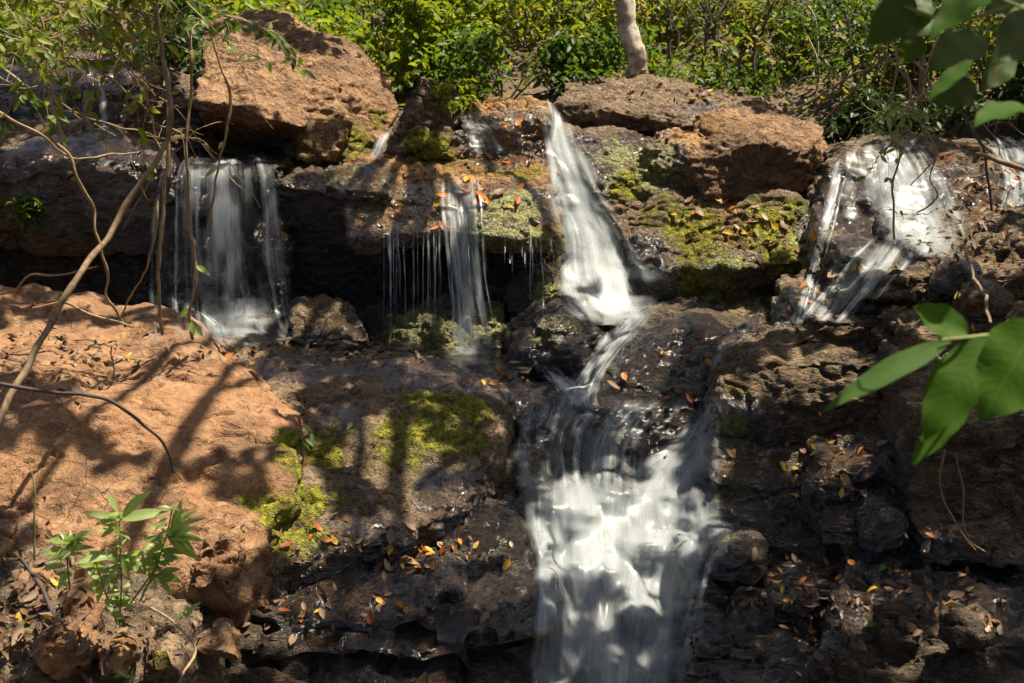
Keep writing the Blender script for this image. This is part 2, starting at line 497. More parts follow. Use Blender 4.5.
# ------------------------------------------------------------------ the ground sheet
def ground_z(X, Y):
    z = np.interp(Y, [0, 3, 4.2, 5.6, 6.6, 7.4, 8.8, 9.3, 9.9, 10.8, 12, 15, 20, 30, 60, 140],
                  [-2.9, -2.9, -2.75, -2.7, -2.25, -1.95, -1.8, -1.35, -.75, -.25, .1, 1.2, 4.2, 9.5, 22, 40])
    z = z + .25 * sstep(2.0, 4.5, X) * (Y < 12) + .35 * sstep(2.0, 3.5, -X) * sstep(6, 9, Y)
    return z
gx = np.concatenate([np.linspace(-90, -9, 28)[:-1], np.linspace(-9, 9, 200), np.linspace(9, 90, 28)[1:]])
gy = np.concatenate([np.linspace(-6, 2.5, 12)[:-1], np.linspace(2.5, 18, 170), np.linspace(18, 140, 40)[1:]])
GX, GY = np.meshgrid(gx, gy)
P2 = np.stack([GX.ravel(), GY.ravel(), np.zeros(GX.size)], 1)
GZ = ground_z(P2[:, 0], P2[:, 1]) + .10 * fbm(P2 * 1.1, 3, 11) + .035 * fbm(P2 * 5, 3, 12)
nx = len(gx)
ii, jj = np.meshgrid(np.arange(len(gy) - 1), np.arange(nx - 1), indexing='ij')
q = (ii * nx + jj).ravel()
zero = np.zeros(P2.shape[0])
gm = np_mesh('ground', np.stack([P2[:, 0], P2[:, 1], GZ], 1), np.stack([q, q + 1, q + nx + 1, q + nx], 1),
             attrs={'wet': zero, 'moss': zero + .0, 'algae': zero})
tag(link_mesh('ground', gm, M['soil']), kind='structure')

# ------------------------------------------------------------------ rocks
ROCKS = []

def rock(name, label, hulls, mat, back=.6, drop=.25, vox=.0125, amp=1.0, blocks=.5, strata=.5, smooth=14, cat='rock', seed=None, group=None, shrink=.9):
    bm_all = bmesh.new()
    if not isinstance(hulls[0], list): hulls = [hulls]
    for pts in hulls:
        bm = bmesh.new()
        ws = [p if isinstance(p, Vector) else at(*p) for p in pts]
        raw = isinstance(pts[0], Vector)
        cen = sum(ws, Vector()) / len(ws)
        for p_ in ws:
            bm.verts.new(p_)
            if raw: continue
            bk = p_ + Vector((0, back, 0))
            bk.x = cen.x + (bk.x - cen.x) * shrink
            bm.verts.new(bk)
            bm.verts.new(p_ + Vector((0, .35 * back, -drop)))
        bmesh.ops.convex_hull(bm, input=bm.verts)
        loose = [v for v in bm.verts if not v.link_faces]
        bmesh.ops.delete(bm, geom=loose, context='VERTS')
        bmesh.ops.recalc_face_normals(bm, faces=bm.faces)
        tmp = bpy.data.meshes.new('tmp'); bm.to_mesh(tmp); bm.free()
        bm_all.from_mesh(tmp); bpy.data.meshes.remove(tmp)
    me0 = bpy.data.meshes.new('tmp'); bm_all.to_mesh(me0); bm_all.free()
    ob = bpy.data.objects.new('tmp', me0); C.objects.link(ob)
    r = ob.modifiers.new('r', 'REMESH'); r.mode = 'VOXEL'; r.voxel_size = vox; r.use_smooth_shade = True
    if smooth:
        s = ob.modifiers.new('s', 'SMOOTH'); s.factor = .5; s.iterations = smooth
    dg = bpy.context.evaluated_depsgraph_get()
    me = bpy.data.meshes.new_from_object(ob.evaluated_get(dg))
    bpy.data.objects.remove(ob); bpy.data.meshes.remove(me0)
    n = len(me.vertices)
    co = np.empty(n * 3, np.float32); me.vertices.foreach_get('co', co); co = co.reshape(-1, 3).astype(np.float64)
    no = np.empty(n * 3, np.float32); me.vertices.foreach_get('normal', no); no = no.reshape(-1, 3).astype(np.float64)
    sd = seed if seed is not None else len(ROCKS) * 3 + 1
    d = .060 * fbm(co * 1.6, 3, sd) + .022 * fbm(co * 6.0, 3, sd + 9) + (.006 if mat == 'tan' else .013) * fbm(co * np.array([17., 17., 27.]), 3, sd + 21)
    rg = 1 - np.abs(fbm(co * np.array([2.6, 2.6, 5.0]), 4, sd + 31))
    d += -.030 * sstep(.80, 1.0, rg)
    if blocks:
        pw = co * np.array([2.6, 2.6, 5.2]) + .35 * np.stack([fbm(co * 4, 2, sd + k) for k in range(3)], 1)
        v, bd = cells(pw, sd)
        d += blocks * (.075 * (v - .5) - .035 * (1 - sstep(0, .12, bd)))
        v2, b2 = cells(pw * 3.1, sd + 7)
        d += blocks * (.022 * (v2 - .5) - .010 * (1 - sstep(0, .12, b2)))
    if strata:
        s_ = co[:, 2] * 9 + .8 * fbm(co * 1.3, 3, sd + 51) + .25 * co[:, 0]
        fr = s_ - np.floor(s_)
        lay = _hash(np.floor(s_).astype(np.int64), np.zeros(n, np.int64), np.zeros(n, np.int64), sd) / 4294967295.0
        d += strata * (.035 * (lay - .5) - .022 * (1 - sstep(0, .18, np.minimum(fr, 1 - fr))))
    co += no * (amp * d)[:, None]
    base = np.array([co[:, 0].mean(), co[:, 1].mean(), co[:, 2].min()])
    me.vertices.foreach_set('co', (co - base).astype(np.float32).ravel()); me.update()
    me.name = name
    me.materials.clear(); me.materials.append(M[mat])
    me.polygons.foreach_set('use_smooth', np.full(len(me.polygons), True))
    o = link_mesh(name, me, None, None, Vector(base))
    tag(o, label, cat, group)
    ROCKS.append((o, co))
    return o

def stack(pxl, pxr, top, bot, nl, depth, seed, jut=.06, ncut=3, topslope=.06):
    """courses of broken blocks, one behind and above the other: world-space hulls of one layered ledge"""
    rd = random.Random(seed); H = []
    T0, T1 = at(pxl, *top), at(pxr, *top); B0, B1 = at(pxl, *bot), at(pxr, *bot)
    cuts = [0] + sorted(rd.uniform(.08, .92) for _ in range(nl - 1)) + [1]
    cuts = [.6 * c + .4 * k / nl for k, c in enumerate(cuts)]
    for k in range(nl):
        f0, f1 = cuts[k], cuts[k + 1]
        n = max(1, ncut + rd.choice((-1, 0, 0, 1)))
        xs = [0] + sorted(rd.uniform(.1, .9) for _ in range(n - 1)) + [1]
        for a, b in zip(xs[:-1], xs[1:]):
            pj = rd.uniform(-jut, jut); tilt = rd.uniform(-.025, .025); drop_ = rd.uniform(0, .03)
            pts = []
            for u, sg in ((a, 1), (b, -1)):
                u2 = u + sg * .004
                t = T0.lerp(T1, u2).lerp(B0.lerp(B1, u2), f0); q_ = T0.lerp(T1, u2).lerp(B0.lerp(B1, u2), f1)
                y = (t.y + q_.y) / 2 + pj + rd.uniform(-.02, .02)
                zt = t.z + tilt * sg - drop_; zb = q_.z - .03
                x = t.x
                pts += [Vector((x, y + .025, zt)), Vector((x, y, zt - .03)), Vector((x + sg * rd.uniform(-.02, .03), y + rd.uniform(0, .05), zb)),
                        Vector((x, t.y + depth, zt + topslope)), Vector((x, t.y + depth, zb - .1))]
            mu = (a + b) / 2
            m = T0.lerp(T1, mu).lerp(B0.lerp(B1, mu), f0)
            pts.append(Vector((m.x, (T0.y + B0.y) * 0 + min(p.y for p in pts) - rd.uniform(0, .05), m.z - .05 - rd.uniform(0, .04))))
            H.append(pts)
    return H

# upper left
rock('boulder', 'big reddish boulder with a sunlit flat top above the left waterfall', [
    [(200,20,10.7),(262,10,10.8),(300,24,10.7),(320,60,10.1),(196,100,9.15),(242,106,9.0),(264,118,9.0),(306,128,9.2),(198,108,9.2),(262,128,9.15),(210,140,9.9),(300,150,9.7)],
    [(286,22,10.8),(340,40,10.7),(372,58,10.6),(396,84,10.4),(398,112,10.1),(384,140,9.8),(330,162,9.5),(284,158,9.5),(300,110,9.5),(330,80,9.8),(310,60,10.0)],
    [(300,84,9.75),(330,92,9.6),(350,120,9.5),(330,160,9.35),(296,160,9.3),(290,128,9.3)]],
    'red', back=.25, drop=.02, blocks=.3, strata=.2, amp=.75, smooth=6)
rock('rock_ledge', 'shaded dark rock step behind the tangle of twigs at upper left', [(-170,52,10.3),(90,58,10.3),(200,78,10.2),(-170,78,9.8),(100,84,9.7),(202,104,9.6),(-170,150,9.5),(120,150,9.5),(205,150,9.5)], 'brown', back=.4, amp=1.0)
rock('rock_ledge', 'rounded wet brown ledge under the thin vines at the left edge', [(-170,122,9.1),(90,128,9.2),(168,150,9.1),(-170,158,8.5),(90,156,8.5),(165,168,8.6),(-170,205,8.5),(80,210,8.55),(150,220,8.7)], 'brown', back=.5, blocks=.3, strata=.2)
rock('rock_wall', 'dark dripping recess below the wet ledge at the left edge', [(-170,190,9.0),(165,190,9.0),(-170,340,8.7),(165,345,8.8)], 'dark', back=.5, drop=.3)
rock('rock_ledge', 'dark rock lip that the left waterfall pours over', [(150,158,9.4),(290,158,9.4),(156,168,8.75),(270,172,8.75),(158,260,8.85),(265,260,8.85),(160,350,8.7),(290,350,8.7)], 'dark', back=.5, drop=.2, blocks=.6)
rock('rock_ledge', 'blocky overhanging rock right of the left waterfall, its face in deep shade', [(246,158,9.7),(320,152,9.7),(395,152,9.6),(248,178,9.0),(320,186,8.85),(392,192,8.75),(262,280,9.2),(330,295,9.2),(388,260,9.1)], 'brown', back=.4, drop=.2, blocks=.5)
rock('rock_wall', 'shadowed back wall behind the dripping curtain of water', [(270,230,9.4),(560,220,9.3),(270,350,9.1),(560,360,9.1)], 'dark', back=.5, drop=.2)
rock('rock_ledge', 'mossy base stone under the dripping curtain of water', [(372,316,8.9),(440,306,8.85),(505,300,8.8),(372,350,8.48),(440,352,8.42),(512,350,8.45),(400,320,8.62),(470,314,8.58)], 'brown', back=.3, drop=.2)
# centre ledge
rock('rock_ledge', 'broad wet central ledge scattered with orange leaves, water dripping off its front edge', [
    [(345,152,9.7),(440,150,9.7),(552,156,9.6),(342,190,9.0),(352,214,8.82),(440,198,8.82),(500,202,8.82),(556,200,8.95),(560,178,9.2),(352,236,8.66),(440,232,8.6),(500,238,8.6),(560,243,8.68)]],
    'amber', back=.35, drop=.08, blocks=.35, strata=.35, amp=.8)
rock('standing_stone', 'upright pointed stone on the rim between the red boulder and the upper trickle', [(418,76,10.0),(452,80,10.0),(462,108,9.9),(404,98,9.9),(392,134,9.7),(452,150,9.7),(400,158,9.6),(425,100,9.7)], 'grey', back=.3, drop=.1, vox=.011)
rock('boulder', 'low mossy boulder at the foot of the upright pointed stone', [(402,128,9.7),(440,120,9.75),(462,135,9.7),(398,152,9.5),(430,160,9.4),(462,160,9.45),(430,138,9.45)], 'grey', back=.3, drop=.1, vox=.011, strata=.2)
rock('rock_ledge', 'brown leaf-strewn lip at the top of the upper trickle', [(456,106,10.1),(500,100,10.2),(548,104,10.1),(458,118,9.85),(546,116,9.8),(456,158,9.6),(550,160,9.6),(500,128,9.65)], 'amber', back=.4, drop=.1, blocks=.6)
rock('rock_slab', 'long flat brown slab at the foot of the tree trunk', [
    [(562,80,10.8),(640,76,10.9),(765,96,10.7),(558,104,10.1),(640,112,10.0),(695,128,9.9),(770,120,10.0),(564,120,10.1),(640,128,10.05),(695,144,9.95),(760,150,10.0)]],
    'grey', back=.3, drop=.05, blocks=.35, strata=.6, amp=.8)
rock('boulder', 'big rounded brown boulder between the long slab and the right waterfall', [(700,112,9.9),(770,100,10.2),(822,128,9.9),(832,156,9.5),(826,190,9.3),(770,198,9.15),(706,196,9.2),(688,160,9.3),(700,132,9.5),(760,140,9.15),(800,150,9.2)], 'red', back=.4, drop=.1, blocks=.3, strata=.35, amp=.9)
rock('sloping_rock', 'sloping moss-patched rock face right of the main waterfall', [
    [(556,120,10.0),(690,138,9.9),(815,190,9.5),(590,200,9.4),(700,205,9.1),(812,205,9.05),(640,268,8.78),(730,268,8.62),(805,262,8.6),(642,296,8.9),(800,292,8.8)],
    [(540,110,10.2),(570,110,10.2),(560,220,9.6),(620,300,9.2),(660,300,9.2),(600,160,9.8)]],
    'grey', back=.4, drop=.1, blocks=.3, strata=.3, amp=.9)
rock('rock_ledge', 'wet brown corner rock dripping onto the moss-patched rock face', [(668,128,9.7),(720,140,9.7),(700,192,9.4),(645,176,9.45),(650,140,9.6),(690,150,9.4)], 'amber', back=.3, drop=.05, vox=.011)
rock('rock_ledge', 'low mossy shelf stone at the foot of the sloping moss-patched face', [(640,292,8.8),(720,284,8.75),(800,292,8.7),(640,318,8.45),(720,318,8.35),(800,322,8.35)], 'grey', back=.4, drop=.2)
# middle
rock('boulder', 'wet dark rounded boulder beside the foot of the main waterfall', [(512,322,8.5),(540,306,8.5),(572,303,8.4),(606,322,8.35),(612,345,8.2),(590,372,8.0),(540,378,8.05),(515,350,8.15),(560,325,8.05)], 'dark', back=.3, drop=.15, blocks=.15, strata=.1)
rock('boulder', 'small moss-topped stone against the left edge of the main waterfall', [(508,292,8.9),(545,262,8.95),(572,280,8.85),(570,312,8.7),(520,330,8.6),(545,290,8.65)], 'brown', back=.3, drop=.15, blocks=.4, vox=.011)
rock('boulder', 'large dark tilted boulder right of the narrow water chute', [(606,350,7.9),(624,326,8.05),(655,312,8.1),(690,303,8.15),(735,308,8.1),(764,326,7.9),(760,360,7.5),(726,404,7.2),(650,402,7.25),(590,402,7.35),(640,345,7.6),(690,330,7.55),(735,345,7.5)], 'dark', back=.35, drop=.25, blocks=.15, strata=.35, amp=.7, smooth=14)
rock('rock_ledge', 'dark rippled wet rock left of the narrow water chute', [(370,352,8.5),(450,356,8.4),(540,368,8.2),(560,392,7.8),(540,405,7.4),(420,388,7.5),(360,372,7.8),(480,372,7.7)], 'dark', back=.3, drop=.25, blocks=.3, strata=.4)
rock('boulder', 'brown wet rock glistening beside the foot of the left waterfall', [(292,308,8.5),(340,304,8.4),(366,322,8.2),(372,342,8.1),(320,346,7.95),(284,340,8.1),(325,318,8.0)], 'brown', back=.25, drop=.15, blocks=.2, strata=.1, vox=.011)
rock('boulder', 'low black rock in the spray of the left waterfall', [(222,322,8.5),(250,310,8.5),(290,318,8.5),(296,342,8.2),(225,344,8.2),(255,322,8.2)], 'dark', back=.25, drop=.15, blocks=.2, strata=.1)
# left foreground slabs
rock('rock_slab', 'large sunlit tan slab under the slanting vine', [
    [(-170,300,7.2),(60,308,7.1),(150,338,6.9),(205,352,6.6),(262,392,6.3),(300,430,6.0),(268,545,5.35),(236,598,5.1),(180,575,5.15),(100,560,5.1),(-170,560,4.95),(60,420,5.75),(150,385,6.1),(0,380,6.1)]],
    'tan', back=.5, drop=.4, blocks=.2, strata=.2, amp=.95, smooth=18)
rock('rock_slab', 'shaded slab with green moss between the tan slab and the lower waterfall', [
    [(170,346,7.6),(290,346,7.9),(420,362,7.7),(512,392,7.2),(498,450,6.45),(470,500,6.1),(420,530,5.8),(330,545,5.55),(262,575,5.3),(268,470,6.0),(330,400,6.7),(420,392,6.8),(480,395,6.9)]],
    'grey', back=.4, drop=.4, blocks=.3, strata=.3, amp=.9, smooth=20)
rock('stone', 'grey-topped stone wedged at the lower corner of the tan slab', [(196,520,5.4),(240,516,5.3),(252,545,5.2),(232,596,5.0),(190,570,5.0),(205,540,5.1)], 'tan', back=.3, drop=.2, vox=.009, blocks=.3, strata=.1)
rock('rock_ledge', 'stepped dark wet ledge strewn with fallen leaves left of the lower waterfall',
    stack(255, 548, (545, 5.95), (596, 5.35), 3, .5, 31, jut=.10, ncut=3) + stack(205, 552, (590, 5.4), (640, 5.0), 3, .5, 32, jut=.09, ncut=4) + stack(190, 545, (632, 5.1), (735, 4.75), 4, .5, 33, jut=.07, ncut=3)
    + stack(425, 545, (482, 6.65), (548, 6.05), 4, .4, 34, jut=.06, ncut=2),
    'dark', blocks=.35, strata=.5, amp=1.15, smooth=4, vox=.0115)
# lower waterfall bed
rock('rock_ledge', 'dark brown lip of the lower waterfall with leaves on top', [(515,398,7.6),(590,392,7.6),(650,380,7.6),(712,388,7.6),(518,425,7.1),(600,408,7.05),(690,405,7.1),(716,420,7.1),(530,500,6.85),(700,500,6.85)], 'dark', back=.4, drop=.3, blocks=.3, strata=.3)
def lobe(cx, cy, Y, r, h=.8):
    k = r * Y / F_PX
    return [(cx + r * math.cos(a) * c, cy - h * r * q_, Y - k * .8 * math.sin(a) * c) for a in np.linspace(0, 6.28, 9)[:-1] for c, q_ in ((1, 0), (.8, .6), (.35, .95), (.9, -.6))]
rock('streambed_rock', 'dark rock steps under the foam of the lower waterfall', [
    lobe(566, 528, 6.35, 34), lobe(618, 505, 6.5, 30), lobe(690, 512, 6.5, 32), lobe(655, 555, 6.15, 30), lobe(592, 590, 6.0, 38), lobe(688, 598, 5.95, 32), lobe(640, 625, 5.75, 34), lobe(560, 652, 5.65, 34), lobe(680, 672, 5.5, 34), lobe(615, 690, 5.45, 40),
    [(528,500,6.8),(600,485,6.7),(715,470,6.7),(530,540,6.3),(620,535,6.2),(712,520,6.3),(530,600,6.1),(712,600,6.1)],
    [(522,600,6.1),(700,590,6.1),(525,620,5.8),(690,615,5.8),(515,720,5.5),(700,720,5.5)],
    [(640,500,6.6),(690,498,6.5),(670,520,6.25),(640,540,6.2),(690,545,6.2)]],
    'dark', back=.5, drop=.4, blocks=.5, strata=.3)
# right side
rock('sloping_rock', 'steep water-washed rock under the right waterfall', [
    [(838,148,9.3),(880,138,9.4),(990,140,9.4),(832,165,9.0),(812,240,8.5),(796,318,8.1),(870,290,8.0),(945,240,8.2),(1000,170,8.9),(900,190,8.6)]],
    'brown', back=.5, drop=.3, blocks=.3, strata=.2)
rock('rock_ledge', 'leaf-covered ledge at the right edge beside the small fall', [(930,160,9.1),(1000,150,9.2),(1230,160,9.0),(935,200,8.5),(990,195,8.4),(1230,210,8.3),(930,240,8.2),(1000,250,8.0),(1230,260,7.9)], 'brown', back=.5, drop=.2, blocks=.4)
rock('stone', 'small rounded dark stone below the right waterfall', [(892,240,8.0),(915,232,8.05),(934,244,8.0),(930,268,7.85),(895,272,7.8),(912,248,7.8)], 'grey', back=.2, drop=.1, vox=.01, blocks=.1, strata=.1)
rock('rock_bank', 'leaf-strewn brown bank stepping up below the right waterfall',
    stack(905, 1230, (228, 7.5), (262, 7.1), 3, .6, 41, jut=.10, ncut=3) + stack(850, 1230, (258, 7.2), (300, 6.75), 3, .7, 42, jut=.12, ncut=3) + stack(800, 1230, (296, 7.1), (345, 6.45), 4, .7, 43, jut=.12, ncut=4),
    'brown', blocks=.45, strata=.5, amp=.9, smooth=4, vox=.012)
rock('boulder', 'sun-dappled brown boulder right of the lower waterfall', [(728,350,7.0),(770,328,7.1),(830,318,7.1),(905,325,6.9),(722,386,6.5),(760,362,6.45),(820,356,6.35),(890,362,6.3),(716,452,6.55),(790,455,6.45),(900,455,6.3),(728,410,6.38),(800,405,6.28),(880,400,6.22)], 'brown', back=.5, drop=.2, blocks=.35, strata=.4, amp=.8, smooth=5)
rock('rock_bank', 'dark undercut bank at the right edge behind the broad green leaves',
    stack(905, 1230, (326, 6.3), (420, 5.85), 4, .6, 61, jut=.10, ncut=2) + stack(915, 1230, (410, 5.75), (560, 5.45), 5, .6, 62, jut=.10, ncut=2),
    'brown', blocks=.4, strata=.5, amp=.8, smooth=4)
rock('rock_ledge', 'black layered block in shade below the sun-dappled boulder',
    stack(714, 830, (447, 6.35), (536, 6.05), 4, .5, 51, jut=.07, ncut=2) + stack(820, 935, (440, 6.2), (540, 5.75), 5, .5, 52, jut=.09, ncut=2),
    'brown', blocks=.35, strata=.5, amp=.7, smooth=4, vox=.0115)
rock('rock_ledge', 'black layered rock in the lower right corner covered with dead leaves',
    stack(706, 860, (532, 5.9), (590, 5.5), 3, .5, 71, jut=.08, ncut=3) + stack(850, 1230, (536, 5.75), (592, 5.3), 3, .5, 72, jut=.09, ncut=3)
    + stack(694, 880, (584, 5.55), (650, 5.2), 4, .5, 73, jut=.08, ncut=3) + stack(870, 1230, (588, 5.3), (650, 4.85), 4, .5, 74, jut=.09, ncut=3)
    + stack(690, 880, (642, 5.2), (740, 4.85), 5, .5, 75, jut=.07, ncut=3) + stack(850, 1230, (640, 4.9), (740, 4.45), 5, .5, 76, jut=.08, ncut=3),
    'dark', blocks=.35, strata=.5, amp=1.0, smooth=4, vox=.0115)
# lower left corner
rock('soil_bank', 'brown soil bank with dead leaves in the lower left corner', [(-170,540,5.1),(60,565,5.0),(140,590,4.9),(-170,600,4.6),(60,612,4.6),(130,640,4.6),(-170,720,4.2),(120,730,4.3),(200,720,4.5),(190,640,4.8)], 'soil', back=.5, drop=.4, blocks=.5, strata=.1)
rock('stone', 'round moss-covered stone beside the leafy plant', [(138,655,4.6),(160,640,4.6),(182,652,4.6),(184,672,4.5),(142,680,4.45),(160,660,4.4)], 'grey', back=.12, drop=.05, vox=.008, blocks=.1, strata=0, amp=.5)
rock('stone', 'flat pale brown stone shaded by the leafy plant', [(50,590,4.85),(88,580,4.85),(104,605,4.7),(92,628,4.55),(56,622,4.6),(75,600,4.6)], 'tan', back=.12, drop=.05, vox=.008, blocks=.2, strata=0, amp=.5)
rock('stone', 'dull grey stone at the foot of the leafy plant', [(150,612,4.9),(180,606,4.95),(196,625,4.85),(186,645,4.75),(155,640,4.75),(170,622,4.75)], 'grey', back=.12, drop=.05, vox=.008, blocks=.2, strata=0, amp=.5)

def jut(label, group, spots, mat, seed):
    rd = random.Random(seed)
    for (px, py, Y, r) in spots:
        pts = []
        for k in range(9):
            a = k / 9 * 6.283 + rd.uniform(-.3, .3); q_ = rd.uniform(.7, 1.15)
            pts.append((px + r * 1.35 * q_ * math.cos(a), py - r * .75 * q_ * math.sin(a), Y + .35 * r / 100 * math.sin(a)))
        pts.append((px + rd.uniform(-.4, .4) * r, py - rd.uniform(.1, .5) * r, Y - r * Y / F_PX * .9))
        rock('jutting_stone', label, pts, mat, back=.18, drop=.06, vox=.009, blocks=.35, strata=.6, smooth=5, amp=.8, group=group)
jut('dark wet stone jutting from the black rock in the lower right corner', 'stones jutting from the lower right rock', [(738,556,5.6,20),(800,598,5.3,20),(722,640,5.2,20),(905,632,4.85,22),(975,640,4.6,24)], 'dark', 3)
jut('dark stone lodged in the layered block below the sun-dappled boulder', 'stones lodged in the layered block', [(835,490,5.85,18),(885,525,5.6,20)], 'dark', 5)
jut('brown flat stone on the bank stepping up below the right waterfall', 'flat stones on the brown bank', [(850,300,6.95,16),(905,285,6.9,18),(960,272,6.75,18),(990,300,6.4,18)], 'brown', 7)
jut('dark stone poking out of the stepped wet ledge left of the lower waterfall', 'stones in the stepped wet ledge', [(428,492,6.3,20),(505,560,5.85,16),(455,590,5.35,15)], 'dark', 9)
jut('small brown stone in the soil bank around the leafy plant', 'small stones in the soil bank', [(215,650,4.7,16),(60,650,4.4,16),(110,668,4.35,12),(25,590,4.8,16),(200,585,5.0,14)], 'tan', 11)

bpy.context.view_layer.update()
DG = bpy.context.evaluated_depsgraph_get()

def hit(px, py):
    ok, loc, no, _, ob, _ = SC.ray_cast(DG, Vector((0, 0, 0)), pxdir(px, py).normalized())
    return (loc, no, ob) if ok else (None, None, None)

# ------------------------------------------------------------------ moss, algae and wet film: patches in the world
MOSS = [(770,222,40,1),(800,245,25,.9),(650,165,45,.9),(625,185,35,.9),(700,250,40,.8),(735,270,35,.9),(515,205,50,.9),(440,145,30,.9),(400,320,40,1),(465,340,40,1),(490,310,30,.9),(430,300,30,.8),(440,400,60,.9),(470,440,40,.9),(400,430,50,.8),(300,470,50,.9),(275,520,45,1),(330,500,40,.6),(600,150,30,.5),(610,240,30,.5),(660,205,40,.6),(750,205,40,.6),(345,175,30,.5),(255,505,35,.7),(305,540,40,.9),(340,430,35,.6),(430,400,45,.7),(545,330,35,.6),(700,285,50,.8),(780,300,35,.7),(470,255,30,.9),(425,140,38,1),(432,98,20,.6),(350,140,40,.8),(300,150,35,.6),(380,120,25,.6),(520,175,40,.7),(510,215,45,.8),(480,238,45,.9),(530,240,35,.9),(560,250,30,.8),
        (420,322,48,1),(480,325,45,1),(400,335,35,.9),(450,335,60,.7),(545,285,32,.9),(530,310,25,.8),(560,320,30,.6),(590,312,25,.5),
        (620,155,40,.8),(650,180,40,.7),(620,190,40,.6),(690,225,55,.8),(770,235,48,1),(785,260,36,1),(720,275,50,.8),(790,210,30,.7),(740,225,30,.5),(645,215,30,.5),(690,295,40,.6),(760,300,40,.5),
        (440,435,60,1),(400,450,55,.7),(300,500,50,1),(320,450,45,.9),(285,540,40,.9),(290,440,30,.7),(470,410,40,1),(365,465,30,.5),(420,490,40,.4),
        (160,660,26,1),(730,430,40,.8),(725,490,40,.6),(720,545,30,.7),(740,575,30,.5),(905,255,22,.6),(890,270,20,.8),(860,250,20,.5),(740,385,30,.4),(250,420,20,.3),(990,640,20,.6),(320,560,30,.3),(640,380,25,.5),(690,370,40,.4)]
ALGAE = [(400,200,70,1),(470,165,50,.8),(520,190,45,.9),(440,210,60,.8),(500,130,50,.9),(660,160,35,.8),(720,235,60,.7),(680,250,40,.6),(140,200,50,.6),(60,180,60,.5),(720,118,60,.6),(330,325,45,.6),(480,225,80,.6),(130,120,60,.6),(970,190,50,.7),(330,180,60,.5)]
WET = [(300,365,90,.9),(420,370,90,1),(340,420,50,.55),(450,500,60,.8),(640,150,50,.7),(700,110,40,.5),(790,300,60,.8),(880,250,80,.8),(950,280,60,.6),(860,470,90,.9),(980,600,120,.8),(740,430,60,.7),(240,180,60,.9),(400,205,80,.7),(500,135,60,.9),(520,200,60,.8),(480,225,90,.9),(660,165,40,.8),(210,250,140,1),(80,170,110,.9),(60,90,110,.9),(340,230,110,.9),(450,300,140,1),(560,340,90,1),(690,350,110,1),
       (460,375,120,1),(520,440,70,.8),(480,520,80,.9),(400,600,170,1),(540,600,120,1),(620,440,140,1),(620,560,200,1),(730,520,90,.9),(820,480,110,.8),(760,620,150,.9),(900,580,120,.7),(870,220,110,1),(960,190,90,.7),
       (330,325,50,.9),(640,270,60,.8),(580,170,60,1),(660,300,60,.6),(700,600,60,1),(730,270,60,.5)]

def patch_points(spots):
    out = []
    for px, py, r, s in spots:
        p, _, _ = hit(px, py)
        if p is not None: out.append((np.array(p), r * p.y / F_PX, s))
    return out
PM, PA, PW = patch_points(MOSS), patch_points(ALGAE), patch_points(WET)
def mask(co, pts):
    r = np.zeros(len(co))
    for p, rad, s in pts:
        d = np.sqrt(((co - p) ** 2).sum(1))
        r = np.maximum(r, s * (1 - sstep(.25, 1.15, d / rad)))
    return r
for o, co in ROCKS:
    me = o.data
    for nm, pts in (('moss', PM), ('algae', PA), ('wet', PW)):
        a = me.attributes.new(nm, 'FLOAT', 'POINT')
        mk = mask(co, pts)
        a.data.foreach_set('value', mk.astype(np.float32))
        if nm == 'moss' and mk.max() > .05:
            n = len(co); no = np.empty(n * 3, np.float32); me.vertices.foreach_get('normal', no)
            vv = np.empty(n * 3, np.float32); me.vertices.foreach_get('co', vv)
            hh = np.zeros(n); ix = mk > .05
            cu = sstep(-.25, .45, fbm(co[ix] * 13, 3, 400)) 
            hh[ix] = sstep(.2, .8, mk[ix]) * (.009 * cu + .004 * fbm(co[ix] * 55, 2, 401))
            me.vertices.foreach_set('co', vv + (no.reshape(-1, 3) * hh[:, None]).astype(np.float32).ravel()); me.update()
#@WATER
# ------------------------------------------------------------------ pools
def pool(pts, z):
    me = bpy.data.meshes.new('water'); bm = bmesh.new()
    bm.faces.new([bm.verts.new((x, y, z)) for x, y in pts]); bm.to_mesh(me); bm.free()
    tag(link_mesh('water', me, M['pool']), kind='structure')
pool([(-2.6, 7.9), (.1, 7.7), (.3, 8.9), (-2.6, 9.0)], -1.655)
pool([(.35, 8.2), (.95, 8.2), (.95, 8.75), (.35, 8.75)], -1.44)

